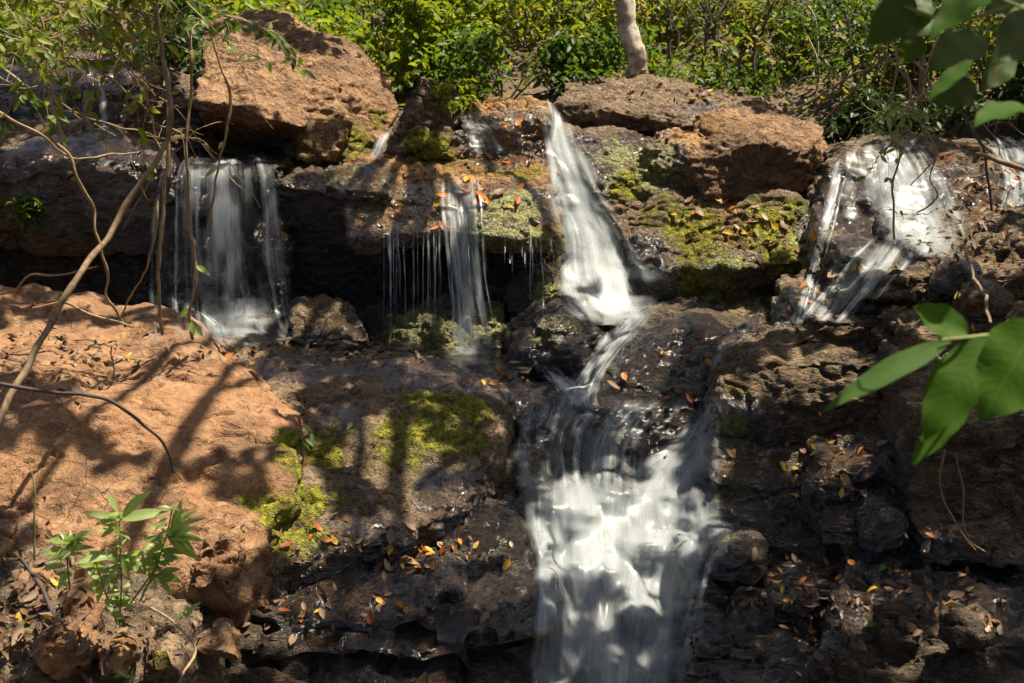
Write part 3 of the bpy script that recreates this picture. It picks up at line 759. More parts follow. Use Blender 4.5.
# ------------------------------------------------------------------ falling water: sheets draped over the rocks
def drape(R, ncol, gap, prof, bump, sd, dmul, edge, smooth, lift, ragged, behind=0.0):
    nrow = len(R)
    Y = np.zeros((nrow, ncol)); H = np.full((nrow, ncol), 99.0)
    us = np.linspace(0, 1, ncol)
    PX = R[:, 0:1] + (R[:, 1:2] - R[:, 0:1]) * us[None, :]
    PY = np.repeat(R[:, 2:3], ncol, 1)
    for i in range(nrow):
        for j in range(ncol):
            p, _, _ = hit(PX[i, j], PY[i, j])
            if p is not None: H[i, j] = p.y
    Y = np.minimum(R[:, 3:4] + behind + 0 * H, H - gap)
    for _ in range(smooth):
        K = np.pad(Y, 1, mode='edge')
        Y = (K[:-2, 1:-1] + K[2:, 1:-1] + K[1:-1, :-2] + K[1:-1, 2:] + 2 * Y) / 6
        Y = np.minimum(Y, H - gap * .6)
    g = np.stack([PX.ravel(), PY.ravel(), np.full(PX.size, sd * 3.3)], 1)
    if bump:
        Y = Y - bump * (.4 + fbm(g / np.array([24., 80., 1.]), 3, sd + 2)).clip(0).reshape(Y.shape)
    Y = Y - lift
    pr = np.interp(us, np.linspace(0, 1, len(prof)), prof) if prof else np.ones(ncol)
    D = np.maximum(0, R[:, 4:5]) * pr[None, :] * dmul
    D = D + ragged * fbm(g / np.array([13., 45., 1.]), 3, sd + 40).reshape(D.shape)
    e0 = .5 * (1 + fbm(np.stack([PY[:, 0] / 16, np.full(nrow, sd * 1.7), np.zeros(nrow)], 1), 3, sd + 7))
    e1 = .5 * (1 + fbm(np.stack([PY[:, 0] / 16, np.full(nrow, sd * 1.7 + 9), np.zeros(nrow)], 1), 3, sd + 8))
    E = sstep(0, 1, np.clip((us[None, :] - .6 * edge * e0[:, None]) / edge, 0, 1)) * sstep(0, 1, np.clip((1 - us[None, :] - .6 * edge * e1[:, None]) / edge, 0, 1))
    t = np.linspace(0, 1, nrow)
    st = .10 * (1 + fbm(np.stack([us * 9, np.full(ncol, sd * .77), np.zeros(ncol)], 1), 3, sd + 60))
    E = E * sstep(0, .08 if ncol > 8 else .22, t[:, None] - st[None, :] * (1 if ncol > 8 else .2) + .02) * sstep(0, .08, 1 - t)[:, None]
    V = np.array([tuple(at(PX[i, j], PY[i, j], Y[i, j])) for i in range(nrow) for j in range(ncol)])
    G = V.reshape(nrow, ncol, 3)
    vlen = np.concatenate([[0], np.cumsum(np.linalg.norm(np.diff(G.mean(1), axis=0), axis=1))])
    wid = np.linalg.norm(G[:, -1] - G[:, 0], axis=1).mean()
    UV = np.stack([np.tile(us * wid, nrow) + sd * 1.37, np.repeat(vlen, ncol) + sd * .61], 1)
    i, j = np.meshgrid(np.arange(nrow - 1), np.arange(ncol - 1), indexing='ij')
    q = (i * ncol + j).ravel()
    return V, np.stack([q, q + 1, q + ncol + 1, q + ncol], 1), UV, D.ravel(), E.ravel()

def water_mesh(name, pieces):
    V, Fc, U, D, E, n = [], [], [], [], [], 0
    for v, f, u, d, e in pieces:
        V.append(v); Fc.append(f + n); U.append(u); D.append(d); E.append(e); n += len(v)
    return np_mesh(name, np.concatenate(V), np.concatenate(Fc), np.concatenate(U), attrs={'dens': np.concatenate(D), 'edge': np.concatenate(E)})

def sheet_mesh(name, rows, nrow=60, ncol=24, gap=.02, lift=0.0, prof=None, bump=0.0, sd=0, dmul=1.0, edge=.28, smooth=3, ragged=.22, behind=0.0):
    return water_mesh(name, [drape(spline(rows, nrow), ncol, gap, prof, bump, sd, dmul, edge, smooth, lift, ragged, behind)])

def strand_mesh(name, rows, count, nrow=60, sd=0, w=(.05, .2), smooth=2, gap=.02, behind=0.0, dens=(.5, .95), prof=None, **_):
    """many soft-edged threads of water side by side, each wandering on its own way down"""
    rd = np.random.default_rng(300 + sd); R = spline(rows, nrow); out = []
    pr = prof or [1, 1]
    for k in range(count):
        u = rd.uniform(.02, .98); wk = rd.uniform(*w) * .5
        if rd.random() > np.interp(u, np.linspace(0, 1, len(pr)), pr): continue
        a = rd.uniform(0, .3) if rd.random() < .5 else 0; b = rd.uniform(.7, 1) if rd.random() < .5 else 1
        i0, i1 = int(a * (nrow - 1)), int(b * (nrow - 1)) + 1
        if i1 - i0 < 8: continue
        S = R[i0:i1]; t = np.linspace(0, 1, len(S))
        dr = .022 * fbm(np.stack([t * 3, np.full(len(S), k * 3.1), np.full(len(S), sd)], 1), 2, sd)
        c = u + dr; ww = wk * (1 + .5 * fbm(np.stack([t * 4, np.full(len(S), k * 1.7 + 50), np.full(len(S), sd)], 1), 2, sd + 3))
        wd = S[:, 1] - S[:, 0]
        Q = S.copy(); Q[:, 0] = S[:, 0] + (c - ww) * wd; Q[:, 1] = S[:, 0] + (c + ww) * wd
        Q[:, 4] = S[:, 4] * 0 + rd.uniform(*dens)
        out.append(drape(Q, 5, gap, None, 0, sd + k, 1.0, .48, smooth, rd.uniform(.01, .05), .15, behind))
    return water_mesh(name, out)

def fall(label, specs, mat='fall', layers=1, name='waterfall', **k):
    """one waterfall: an Empty at its foot, its streams as parts"""
    rows0 = specs[0][0]
    foot = at((rows0[-1][0] + rows0[-1][1]) / 2, rows0[-1][2], rows0[-1][3])
    root = empty(name, foot)
    tag(root, label, 'waterfall')
    n = len(label)
    for rows, kw in specs:
        kk = dict(k); kk.update(kw)
        mt = kk.pop('mat', mat); lay = kk.pop('layers', layers); nm = kk.pop('part', 'stream'); ns = kk.pop('strands', 0); sw = kk.pop('w', (.05, .2)); sdn = kk.pop('sdens', (.5, .95))
        sprof = kk.pop('sprof', None)
        for a in range(lay):
            me = sheet_mesh(nm, rows, lift=.03 * a, sd=n * 5 + a, dmul=1.0 - .16 * a, **kk)
            me.transform(Matrix.Translation(-foot)); link_mesh(nm, me, M[mt], root)
            n += 1
        if ns:
            me = strand_mesh('water_strands', rows, ns, sd=n * 5, w=sw, dens=sdn, prof=sprof, behind=kk.get('behind', 0), nrow=kk.get('nrow', 60), gap=kk.get('gap', .02))
            me.transform(Matrix.Translation(-foot)); link_mesh('water_strands', me, M['fall'], root)
            n += 1
    return root

fall('broad thin waterfall over a dark lip behind the hanging vines', [
    ([(172, 268, 156, 9.1, .5), (160, 272, 168, 8.68, .36), (154, 277, 200, 8.58, .27), (150, 284, 260, 8.53, .24), (148, 292, 310, 8.5, .22), (156, 300, 343, 8.45, .2)],
     dict(prof=[.1, .45, .2, 1.3, 1.4, .7, 1.1, .2], ncol=40, ragged=.5, strands=30, w=(.01, .11), sprof=[.3, .5, .4, 1, 1, .6, .8, .3], sdens=(.25, .62))),
    ([(200, 280, 292, 8.4, .1), (190, 290, 318, 8.3, .36), (180, 306, 346, 8.2, .42)], dict(mat='foam', part='foam', nrow=20, edge=.4))])
fall('white curtain of water dropping from the middle of the leaf-strewn ledge', [
    ([(440, 478, 174, 9.4, .2), (437, 482, 198, 9.0, .42), (440, 484, 225, 8.56, .46), (447, 489, 290, 8.42, .36), (450, 502, 358, 8.34, .34)], dict(prof=[.7, 1, .8, 1.1, .9, 1.1, .8], ncol=26, strands=20, w=(.05, .2), sdens=(.45, .9))),
    ([(444, 506, 340, 8.36, .1), (440, 512, 354, 8.3, .5), (436, 520, 366, 8.2, .35)], dict(part='foam', mat='foam', ncol=20, nrow=14, edge=.45))])
fall('bright main waterfall plunging down the groove in the centre', [
    ([(536, 556, 99, 9.95, .8), (540, 566, 118, 9.75, 1.05), (545, 578, 150, 9.55, 1.02), (553, 598, 190, 9.33, .98), (560, 626, 232, 9.1, .86), (560, 645, 272, 8.85, .74), (568, 655, 303, 8.62, .74), (590, 660, 324, 8.4, .7)],
     dict(ncol=34, nrow=80, prof=[.7, 1, 1.05, 1.1, 1.05, .95, .7], edge=.40, strands=18, w=(.14, .42), sdens=(.35, .8), smooth=7, behind=.12, gap=.04)),
    ([(632, 657, 310, 8.42, .7), (610, 640, 330, 8.15, 1.05), (596, 620, 350, 7.9, 1.1), (577, 602, 376, 7.6, 1.1), (562, 596, 394, 7.4, 1.0), (552, 600, 410, 7.2, .4)], dict(part='chute', ncol=16, strands=8, w=(.15, .4), edge=.4, behind=.2)),
    ([(534, 550, 362, 7.95, .3), (546, 568, 378, 7.7, .95), (557, 582, 392, 7.45, .95), (566, 592, 406, 7.25, .5)], dict(part='chute', ncol=12, strands=5, w=(.2, .4), edge=.4, behind=.2)),
    ([(575, 662, 290, 8.5, .2), (584, 664, 310, 8.35, .62), (600, 655, 328, 8.2, .4)], dict(part='foam', ncol=20, nrow=18, mat='foam', edge=.4))])
fall('wide foaming lower waterfall tumbling towards the viewer', [
    ([(520, 700, 398, 7.35, .02), (516, 676, 420, 7.05, .12), (515, 655, 445, 6.9, .26), (518, 650, 494, 6.75, .30)], dict(ncol=50, prof=[.9, 1, .8, 1.1, 1.1, .7, .9, .55], strands=34, w=(.03, .13), sdens=(.3, .62), sprof=[.8, .7, .9, 1, .7, .25, .6], behind=.1)),
    ([(700, 723, 392, 7.3, .5), (684, 721, 420, 7.0, .56), (655, 719, 446, 6.75, .55), (612, 718, 474, 6.6, .55), (590, 718, 512, 6.45, .45)], dict(part='stream', ncol=24, mat='cascade', strands=10, w=(.12, .4), behind=.3, sdens=(.3, .65))),
    ([(516, 720, 466, 6.75, .2), (520, 720, 490, 6.5, .40), (522, 721, 530, 6.25, .56), (528, 716, 560, 6.05, .58), (530, 706, 600, 5.85, .48), (528, 696, 650, 5.6, .52), (522, 692, 712, 5.35, .50)],
     dict(part='foam', ncol=70, nrow=100, mat='cascade', bump=.03, behind=.45, gap=.035, smooth=18, edge=.12, ragged=.15, prof=[.9, 1.05, 1, 1.1, .8, .95, 1.05, .9], strands=46, w=(.03, .12), sdens=(.2, .55))),
    ([(516, 720, 470, 6.75, .1), (522, 720, 505, 6.5, .40), (526, 720, 540, 6.2, .54), (530, 706, 600, 5.85, .44), (524, 692, 712, 5.35, .46)],
     dict(part='spray', ncol=50, nrow=70, mat='veil', bump=.035, behind=.4, gap=.045, smooth=14, edge=.12, ragged=.14))])
fall('small double trickle running over the brown leaf-strewn lip at the top', [
    ([(457, 478, 106, 10.0, .35), (460, 488, 124, 9.75, .5), (470, 500, 146, 9.55, .4), (474, 502, 154, 9.5, .3)], dict(ncol=14, strands=8, w=(.1, .35), edge=.4, behind=.15)),
    ([(508, 514, 100, 10, .4), (508, 516, 125, 9.6, .5), (510, 518, 150, 9.5, .35)], dict(ncol=6, edge=.45, behind=.15))])
fall('white waterfall fanning over the steep rock at the right', [
    ([(836, 862, 138, 9.3, .5), (830, 846, 175, 8.9, .5), (820, 836, 215, 8.6, .6), (808, 824, 262, 8.25, .66), (796, 813, 300, 8.0, .66), (786, 808, 326, 7.9, .6)], dict(ncol=12, edge=.42, strands=5, w=(.2, .4), behind=.2)),
    ([(842, 915, 134, 9.35, .3), (844, 938, 165, 8.95, .50), (846, 958, 205, 8.6, .52), (860, 970, 250, 8.3, .46)], dict(ncol=44, prof=[.9, 1.1, .75, .85, 1.1, 1, 1, .8], strands=24, w=(.05, .22), sdens=(.22, .5), behind=.2, smooth=5)),
    ([(868, 920, 236, 8.35, .3), (846, 908, 262, 8.1, .40), (820, 884, 292, 7.95, .38), (794, 856, 324, 7.85, .35)], dict(ncol=24, prof=[.9, 1, .3, 1, .6], strands=14, w=(.04, .2), behind=.2)),
    ([(872, 970, 216, 8.35, .2), (880, 972, 240, 8.2, .60), (870, 965, 258, 8.05, .3)], dict(ncol=24, nrow=16, part='foam', mat='foam', edge=.4))])
fall('small waterfall slipping off the leaf-covered ledge at the right edge', [
    ([(970, 1050, 136, 9.3, .3), (985, 1050, 150, 8.9, .42), (1000, 1050, 180, 8.5, .42), (992, 1050, 208, 8.3, .3)], dict(ncol=20, strands=14, w=(.05, .2), behind=.2))])
fall('thin pair of trickles in the dark hollow at upper left', [
    ([(40, 57, 62, 9.9, .3), (41, 59, 90, 9.5, .36), (45, 63, 130, 9.3, .3)], dict(ncol=8, edge=.45)),
    ([(79, 93, 72, 9.9, .3), (81, 95, 95, 9.45, .42), (81, 93, 138, 9.2, .3)], dict(ncol=8, edge=.45)),
    ([(94, 105, 76, 9.9, .25), (97, 108, 100, 9.45, .34), (100, 113, 138, 9.2, .3)], dict(ncol=8, edge=.45))])
fall('short trickle in the notch between the red boulder and the pointed stone', [
    ([(380, 394, 130, 9.9, .5), (374, 390, 142, 9.6, .6), (366, 384, 160, 9.5, .4)], dict(ncol=8, nrow=14, edge=.45, strands=3, w=(.3, .5)))])

drip = empty('dripping_curtain', at(460, 345, 8.6))
tag(drip, 'curtain of thin separate drips falling from the mossy edge of the central ledge', 'waterfall')
rr = random.Random(4)
for k in range(50):
    x = rr.choice([rr.uniform(384, 440), rr.uniform(388, 436), rr.uniform(488, 556), rr.uniform(392, 470)])
    y0 = 214 + rr.uniform(0, 14) + (10 if x > 484 else 0)
    y1 = rr.uniform(300, 348) if x < 484 else rr.uniform(262, 330)
    wd = .8 + 2.6 * rr.random() ** 2.5
    ds = rr.uniform(.28, .9)
    dx = rr.uniform(-1, 3)
    me = sheet_mesh('drip', [(x - wd, x + wd, y0, 8.75, ds * .7), (x - wd * .8, x + wd * .8, y0 + 26, 8.56, ds), (x + dx - wd * .5, x + dx + wd * .5, (y0 + y1) / 2, 8.5, ds), (x + dx - wd * .5, x + dx + wd * .5, y1, 8.46, ds * .55)],
                    nrow=24, ncol=5, edge=.48, smooth=1, sd=k)
    me.transform(Matrix.Translation(-drip.location))
    link_mesh('drip', me, M['fall_thin'], drip)

# ------------------------------------------------------------------ leaf clouds
def leaf_cloud(soup, pos, size, droop=.4, rng=None, aspect=.42, up=.55, center=False):
    """many small folded leaves at once"""
    rng = rng or RNG
    n = len(pos)
    a = rng.uniform(0, 2 * math.pi, n)
    x = np.stack([np.cos(a), np.sin(a), -droop + .45 * rng.standard_normal(n)], 1)
    x /= np.linalg.norm(x, axis=1)[:, None]
    z = np.stack([.6 * rng.standard_normal(n), .6 * rng.standard_normal(n), up + .5 * np.abs(rng.standard_normal(n))], 1)
    y = np.cross(z, x); y /= np.linalg.norm(y, axis=1)[:, None] + 1e-9
    z = np.cross(x, y)
    L = np.asarray(size) * rng.uniform(.6, 1.35, n)
    if center: pos = pos - x * (L * .5)[:, None]
    tm = np.array([(0, 0, 0), (.3, -.5, .10), (.66, -.40, .02), (1, 0, -.16), (.66, .40, .02), (.3, .5, .10), (.48, 0, -.03)])
    tm[:, 1] *= aspect
    V = pos[:, None, :] + L[:, None, None] * (tm[None, :, 0:1] * x[:, None, :] + tm[None, :, 1:2] * y[:, None, :] + tm[None, :, 2:3] * z[:, None, :])
    base = np.arange(n)[:, None] * 7
    tri = np.array([(0, 1, 2, 6), (6, 2, 3, 3), (0, 6, 4, 5), (6, 3, 4, 4)])
    quads = np.array([(0, 1, 2, 6), (0, 6, 4, 5)]); 
    f = np.concatenate([base + quads[0], base + quads[1]])
    soup.v.append(V.reshape(-1, 3)); soup.f.append(f + soup.n)
    # the tip half: two quads sharing the rib
    f2 = np.concatenate([base + np.array([6, 2, 3, 4])]); soup.f.append(f2 + soup.n)
    soup.a.append(np.repeat(rng.random(n), 7)); soup.n += 7 * n

def gz(x, y):
    ok, loc, no, _, _, _ = SC.ray_cast(DG, Vector((x, y, 30)), Vector((0, 0, -1)))
    return loc.z if ok else -2

def bush(label, px, py, Y, wid, hei, n, size, mat, name='bush', sd=0, stems=7, group=None, lean=0.0, clump=9, up=.55):
    rng = np.random.default_rng(1000 + sd); rd = random.Random(sd)
    b = at(px, py, Y); b.z = min(b.z, gz(b.x, b.y) + .02)
    root = empty(name, b); tag(root, label, 'bush', group)
    st = Soup(); cs = []
    for k in range(clump):
        a = rd.uniform(0, 6.28); rr_ = wid * .5 * math.sqrt(rd.random()) 
        cs.append((rr_ * math.cos(a), rr_ * .8 * math.sin(a), hei * rd.uniform(.3, 1.0) * (1 - .35 * (rr_ / (wid * .5)) ** 2)))
    for c in cs[:stems]:
        tube(st, [(0, 0, -.05), (c[0] * .35, c[1] * .35, c[2] * .55), c], .012, .004, 5, 10, wob=.02)
    st.build('stem', M['vine_dark'], root)
    lv = Soup()
    idx = rng.integers(0, clump, n)
    cc = np.array(cs)[idx]
    rad = wid * rng.uniform(.12, .30, clump)[idx]
    d = rng.standard_normal((n, 3)); d /= np.linalg.norm(d, axis=1)[:, None]
    p = cc + d * (rad * rng.random(n) ** .45)[:, None] * np.array([1, 1, .8])
    p[:, 2] = np.maximum(p[:, 2], .02)
    leaf_cloud(lv, p, size, rng=rng, up=up)
    lv.build('foliage', M[mat], root)
    return root

#@BACK
bushes = [
    ('bright lime bush behind the red boulder, left of the pointed stone', 330, 60, 11.6, 1.3, 1.0, 1500, .10, 'leaf_lime'),
    ('tall lime-green shrub behind the pointed stone', 420, 84, 11.5, 1.2, 1.25, 1700, .095, 'leaf_lime'),
    ('dense mid-green shrub behind the top of the upper trickle', 505, 96, 11.2, 1.3, .75, 1500, .085, 'leaf_green'),
    ('yellowish leafy shrub high on the bank above the main waterfall', 540, 60, 13.0, 1.5, 1.1, 1500, .09, 'leaf_lime'),
    ('dark green shrub just left of the tree trunk', 590, 80, 11.6, .9, .6, 1000, .08, 'leaf_green'),
    ('dry pale shrub right behind the tree trunk', 660, 50, 13.0, 1.2, 1.0, 1100, .075, 'leaf_dry'),
    ('low dark shrub in the shaded hollow right of the rounded boulder', 845, 118, 10.5, .7, .38, 700, .07, 'leaf_dark'),
    ('thin dry brush behind the long flat slab', 760, 70, 12.4, 1.4, .9, 1000, .075, 'leaf_dry'),
    ('mid-green shrub among the thin stems on the right bank', 800, 60, 12.6, 1.3, .9, 1200, .08, 'leaf_green'),
    ('shaded bush on the bank at the far right', 910, 80, 11.6, 1.8, .9, 1700, .08, 'leaf_dark'),
    ('dry mottled bush above the right waterfall', 985, 90, 11.0, 1.3, .7, 900, .07, 'leaf_dry'),
    ('green bush at the top of the left bank behind the twigs', 240, 20, 11.8, 1.6, .9, 1500, .085, 'leaf_green'),
    ('lime bush at the very top left corner behind the twigs', 90, 30, 12.0, 1.8, 1.1, 1600, .09, 'leaf_lime'),
    ('dark bush behind the dark step at upper left', 150, 52, 11.0, 1.2, .6, 900, .075, 'leaf_dark'),
    ('tiny leafy plant growing on the low mossy boulder', 452, 120, 9.9, .42, .32, 260, .06, 'leaf_lime'),
    ('small green fern-like plant on the dark wall at the left edge', 24, 226, 8.45, .30, .22, 120, .075, 'leaf_green'),
    ('tiny green seedling on the shaded slab beside the tan slab', 292, 450, 6.0, .22, .10, 40, .055, 'leaf_green'),
]
bushes += [
    ('leafy bush on the bank beyond the right edge', 1090, 110, 10.4, 1.6, .9, 1300, .08, 'leaf_dark'),
    ('green bush on the bank past the left edge', -70, 60, 10.8, 1.8, 1.0, 1400, .085, 'leaf_green'),
    ('dark leafy bush in the hollow just above the right waterfall', 905, 128, 10.3, 1.0, .5, 1000, .075, 'leaf_dark'),
    ('shadowy bush above the small fall at the right edge', 1000, 118, 10.2, 1.1, .6, 1000, .075, 'leaf_dark'),
    ('lime shrub between the red boulder and the dense mid-green shrub', 465, 60, 12.4, 1.4, 1.2, 1600, .09, 'leaf_lime'),
    ('feathery lime shrub above the lime bush behind the red boulder', 375, 20, 13.2, 1.6, 1.2, 1500, .09, 'leaf_lime'),
    ('pale dry shrub high on the bank left of the tree trunk', 590, 30, 14.2, 1.8, 1.3, 1500, .08, 'leaf_dry'),
    ('yellow-green shrub high on the bank right of the tree trunk', 700, 25, 14.0, 1.8, 1.2, 1500, .08, 'leaf_lime'),
    ('dry speckled shrub high on the bank behind the sapling stems', 780, 20, 14.4, 1.8, 1.2, 1400, .08, 'leaf_dry'),
    ('low green shrub just behind the long flat slab', 715, 84, 11.4, 1.2, .45, 800, .07, 'leaf_green'),
]
for i, (lb, px, py, Y, wd, he, n, sz, mt) in enumerate(bushes):
    bush(lb, px, py, Y, wd, he, n, sz, mt, sd=i, name='bush' if he > .35 else 'small_plant', clump=10 if he > .35 else 6)

# a mass of undergrowth on the bank behind
sp = Soup(); rng = np.random.default_rng(5)
n = 84000
xs = rng.uniform(-8.5, 8.5, n); ys = 11.0 + 6.5 * rng.random(n) ** .8
P3 = np.stack([xs, ys, np.zeros(n)], 1)
hgt = (.15 + .55 * np.clip(fbm(P3 * .9, 3, 77) + .35, 0, 1.2))
keep = rng.random(n) < np.clip(.55 + 1.3 * fbm(P3 * .8, 3, 78), .10, 1)
zz = ground_z(xs, ys) + hgt * rng.random(n) * np.where(ys > 12.0, 1.5, .9)
pp = np.stack([xs, ys, zz], 1)[keep]
half = rng.random(len(pp)) < .5; third = rng.random(len(pp)) < .45
leaf_cloud(sp, pp[half], .04 + .07 * (fbm(pp[half] * .7, 2, 79) > 0), rng=rng)
tag(sp.build('undergrowth', M['leaf_dry']), kind='stuff')
sp = Soup(); leaf_cloud(sp, pp[~half & third], .075, rng=rng)
tag(sp.build('undergrowth', M['leaf_lime']), kind='stuff')
sp = Soup(); leaf_cloud(sp, pp[~half & ~third], .05 + .06 * (fbm(pp[~half & ~third] * .7, 2, 80) > 0), rng=rng)
tag(sp.build('undergrowth', M['leaf_green']), kind='stuff')

# litter on the bank and between the rocks
sp = Soup(); rng = np.random.default_rng(6); rd = random.Random(9)
def flat_leaves(soup, P, Nn, size, rng, lift=.006):
    """dead leaves lying on a surface"""
    n = len(P)
    z = Nn + .28 * rng.standard_normal((n, 3)); z /= np.linalg.norm(z, axis=1)[:, None]
    x = np.cross(z, rng.standard_normal((n, 3))); x /= np.linalg.norm(x, axis=1)[:, None]
    y = np.cross(z, x)
    L = size * np.exp(np.clip(.42 * rng.standard_normal(n) - .15, -1, .55))
    tm = np.array([(-.5, 0, .02), (-.2, -.5, .12), (.16, -.40, .10), (.5, 0, .10), (.16, .40, .10), (-.2, .5, .12), (0, 0, 0)]); tm[:, 1] *= .42
    cu = rng.uniform(-1.0, 4.0, n)
    V = (P + Nn * lift)[:, None, :] + L[:, None, None] * (tm[None, :, 0:1] * x[:, None, :] + tm[None, :, 1:2] * y[:, None, :] + tm[None, :, 2:3] * cu[:, None, None] * z[:, None, :])
    base = np.arange(n)[:, None] * 7
    for qd in ((0, 1, 2, 6), (0, 6, 4, 5), (6, 2, 3, 4)):
        soup.f.append(base + np.array(qd) + soup.n)
    soup.v.append(V.reshape(-1, 3)); soup.a.append(np.repeat(rng.random(n), 7)); soup.n += 7 * n
pts, nrs = [], []
def drop_leaf(x, y, zmin=.35):
    ok, loc, no, _, ob, _ = SC.ray_cast(DG, Vector((x, y, 3.0)), Vector((0, 0, -1)))
    if ok and no.z > zmin: pts.append(tuple(loc)); nrs.append(tuple(no))
for _ in range(2500): drop_leaf(rd.uniform(-7, 7), rd.uniform(10.2, 15.5))
def px_leaf(cx, cy, rx, ry, zmin=.3):
    px, py = rd.gauss(cx, rx * .55), rd.gauss(cy, ry * .55)
    p, no, ob = hit(px, py)
    if p is not None and no.z > zmin and p.y < 12: pts.append(tuple(p)); nrs.append(tuple(no)); return True
for (cx, cy, rx, ry, k) in [(120, 95, 70, 25, 110), (745, 232, 55, 25, 60), (890, 300, 90, 35, 120), (970, 240, 60, 40, 120), (820, 470, 110, 40, 60), (860, 590, 150, 60, 130), (990, 190, 45, 30, 70),
                            (380, 550, 110, 28, 70), (340, 610, 130, 35, 45), (30, 600, 60, 70, 130), (60, 350, 70, 40, 60), (330, 355, 110, 14, 70), (100, 650, 110, 40, 90), (700, 95, 60, 10, 40), (960, 560, 70, 70, 60), (470, 175, 90, 30, 40)]:
    for _ in range(int(k * 1.7)): px_leaf(cx, cy, rx, ry)
flat_leaves(sp, np.array(pts), np.array(nrs), .052, rng)
tag(sp.build('leaf_litter', M['litter']), kind='stuff')

# ------------------------------------------------------------------ fallen leaves one can tell apart
LEAFM = {}
for k in range(5):
    L_, W_ = (.085, .036, ), None
    v, f = leaf_verts(.095, [.036, .042, .032, .046, .038][k], rows=6, curl=[.2, -.3, .5, .1, -.15][k], fold=[.5, .25, .7, .15, .4][k], wave=[.05, .09, .0, .07, .04][k])
    v[:, 0] -= .045
    LEAFM[k] = (v, f)
zones = [
    ('wet central ledge', 450, 185, 95, 30, 46, ['orange', 'orange', 'yellow', 'red', 'brown'], 1.25),
    ('leaf-strewn lip at the top', 508, 132, 34, 20, 12, ['orange', 'yellow', 'red'], .9),
    ('moss-patched rock face', 735, 228, 65, 30, 38, ['orange', 'brown', 'orange', 'yellow', 'pale'], 1.2),
    ('long flat slab', 690, 100, 65, 20, 12, ['orange', 'brown', 'yellow'], .9),
    ('ledge at the right edge', 985, 190, 40, 30, 16, ['orange', 'yellow', 'brown', 'red'], 1.0),
    ('brown bank below the right waterfall', 900, 292, 80, 34, 44, ['brown', 'orange', 'pale', 'yellow', 'red'], .9),
    ('lip of the lower waterfall', 640, 394, 45, 7, 8, ['orange', 'red', 'brown'], .9),
    ('large dark tilted boulder', 700, 335, 50, 22, 10, ['orange', 'brown', 'red'], .8),
    ('dark rippled rock by the chute', 460, 378, 75, 14, 13, ['orange', 'yellow', 'brown'], .9),
    ('shaded mossy slab', 380, 420, 85, 50, 9, ['pale', 'orange', 'brown'], .8),
    ('stepped wet ledge', 420, 545, 90, 22, 52, ['orange', 'orange', 'yellow', 'red', 'brown', 'pale'], .9),
    ('lower edge of the stepped wet ledge', 350, 610, 120, 22, 20, ['orange', 'yellow', 'brown', 'red'], .85),
    ('black layered block', 815, 466, 85, 28, 28, ['pale', 'orange', 'brown', 'yellow'], .9),
    ('black rock in the lower right corner', 850, 590, 140, 55, 62, ['orange', 'brown', 'pale', 'yellow', 'green', 'red'], .85),
    ('large tan slab', 70, 365, 85, 35, 12, ['pale', 'yellow', 'brown', 'pale'], .95),
    ('rim behind the tan slab', 320, 356, 90, 9, 14, ['yellow', 'orange', 'brown', 'green'], .9),
    ('brown soil bank', 40, 610, 50, 50, 20, ['pale', 'brown', 'brown', 'yellow'], 1.1),
    ('dark step at upper left', 130, 92, 50, 16, 12, ['orange', 'yellow', 'brown'], .9),
]
COLN = {'orange': 'orange', 'yellow': 'yellow', 'brown': 'brown', 'red': 'rusty red', 'pale': 'pale dried', 'green': 'green'}
rl = random.Random(21)
leaf_cache = {}
for zn, cx, cy, rx, ry, cnt, pal, sz in zones:
    made = 0; cnt = round(cnt * .66)
    for _ in range(cnt * 6):
        if made >= cnt: break
        if _ % 3 == 0: ccx, ccy = rl.gauss(cx, rx * .55), rl.gauss(cy, ry * .5)
        p, no, ob = hit(rl.gauss(ccx, 15), rl.gauss(ccy, 6))
        if p is None or no.z < .25 or ob.name.startswith('ground'): continue
        col = rl.choice(pal); k = rl.randrange(5); vr = rl.randrange(4)
        key = (col, k, vr)
        if key not in leaf_cache:
            v, f = LEAFM[k]
            leaf_cache[key] = np_mesh('fallen_leaf', v, f, attrs={'rnd': np.full(len(v), vr / 3)})
            leaf_cache[key].materials.append(M['fall_' + col])
        o = bpy.data.objects.new('fallen_leaf', leaf_cache[key]); C.objects.link(o)
        nz = (no + Vector((rl.gauss(0, .2), rl.gauss(0, .2), .25))).normalized()
        xd = nz.cross(Vector((rl.gauss(0, 1), rl.gauss(0, 1), rl.gauss(0, .3)))).normalized()
        fr = frame_from(xd, nz)
        o.rotation_euler = Matrix(fr.T.tolist()).to_euler()
        s = sz * rl.uniform(.65, 1.25) * (1.0 if p.y > 7 else .72); o.scale = (s, s, s)
        o.location = p + nz * .012
        tag(o, f'{COLN[col]} fallen leaf lying on the {zn}', 'leaf', f'fallen leaves on the {zn}')
        made += 1
#@FORE
# ------------------------------------------------------------------ the tree over the falls, thin saplings
def gpt(px, py, Y): return np.array(at(px, py, Y))

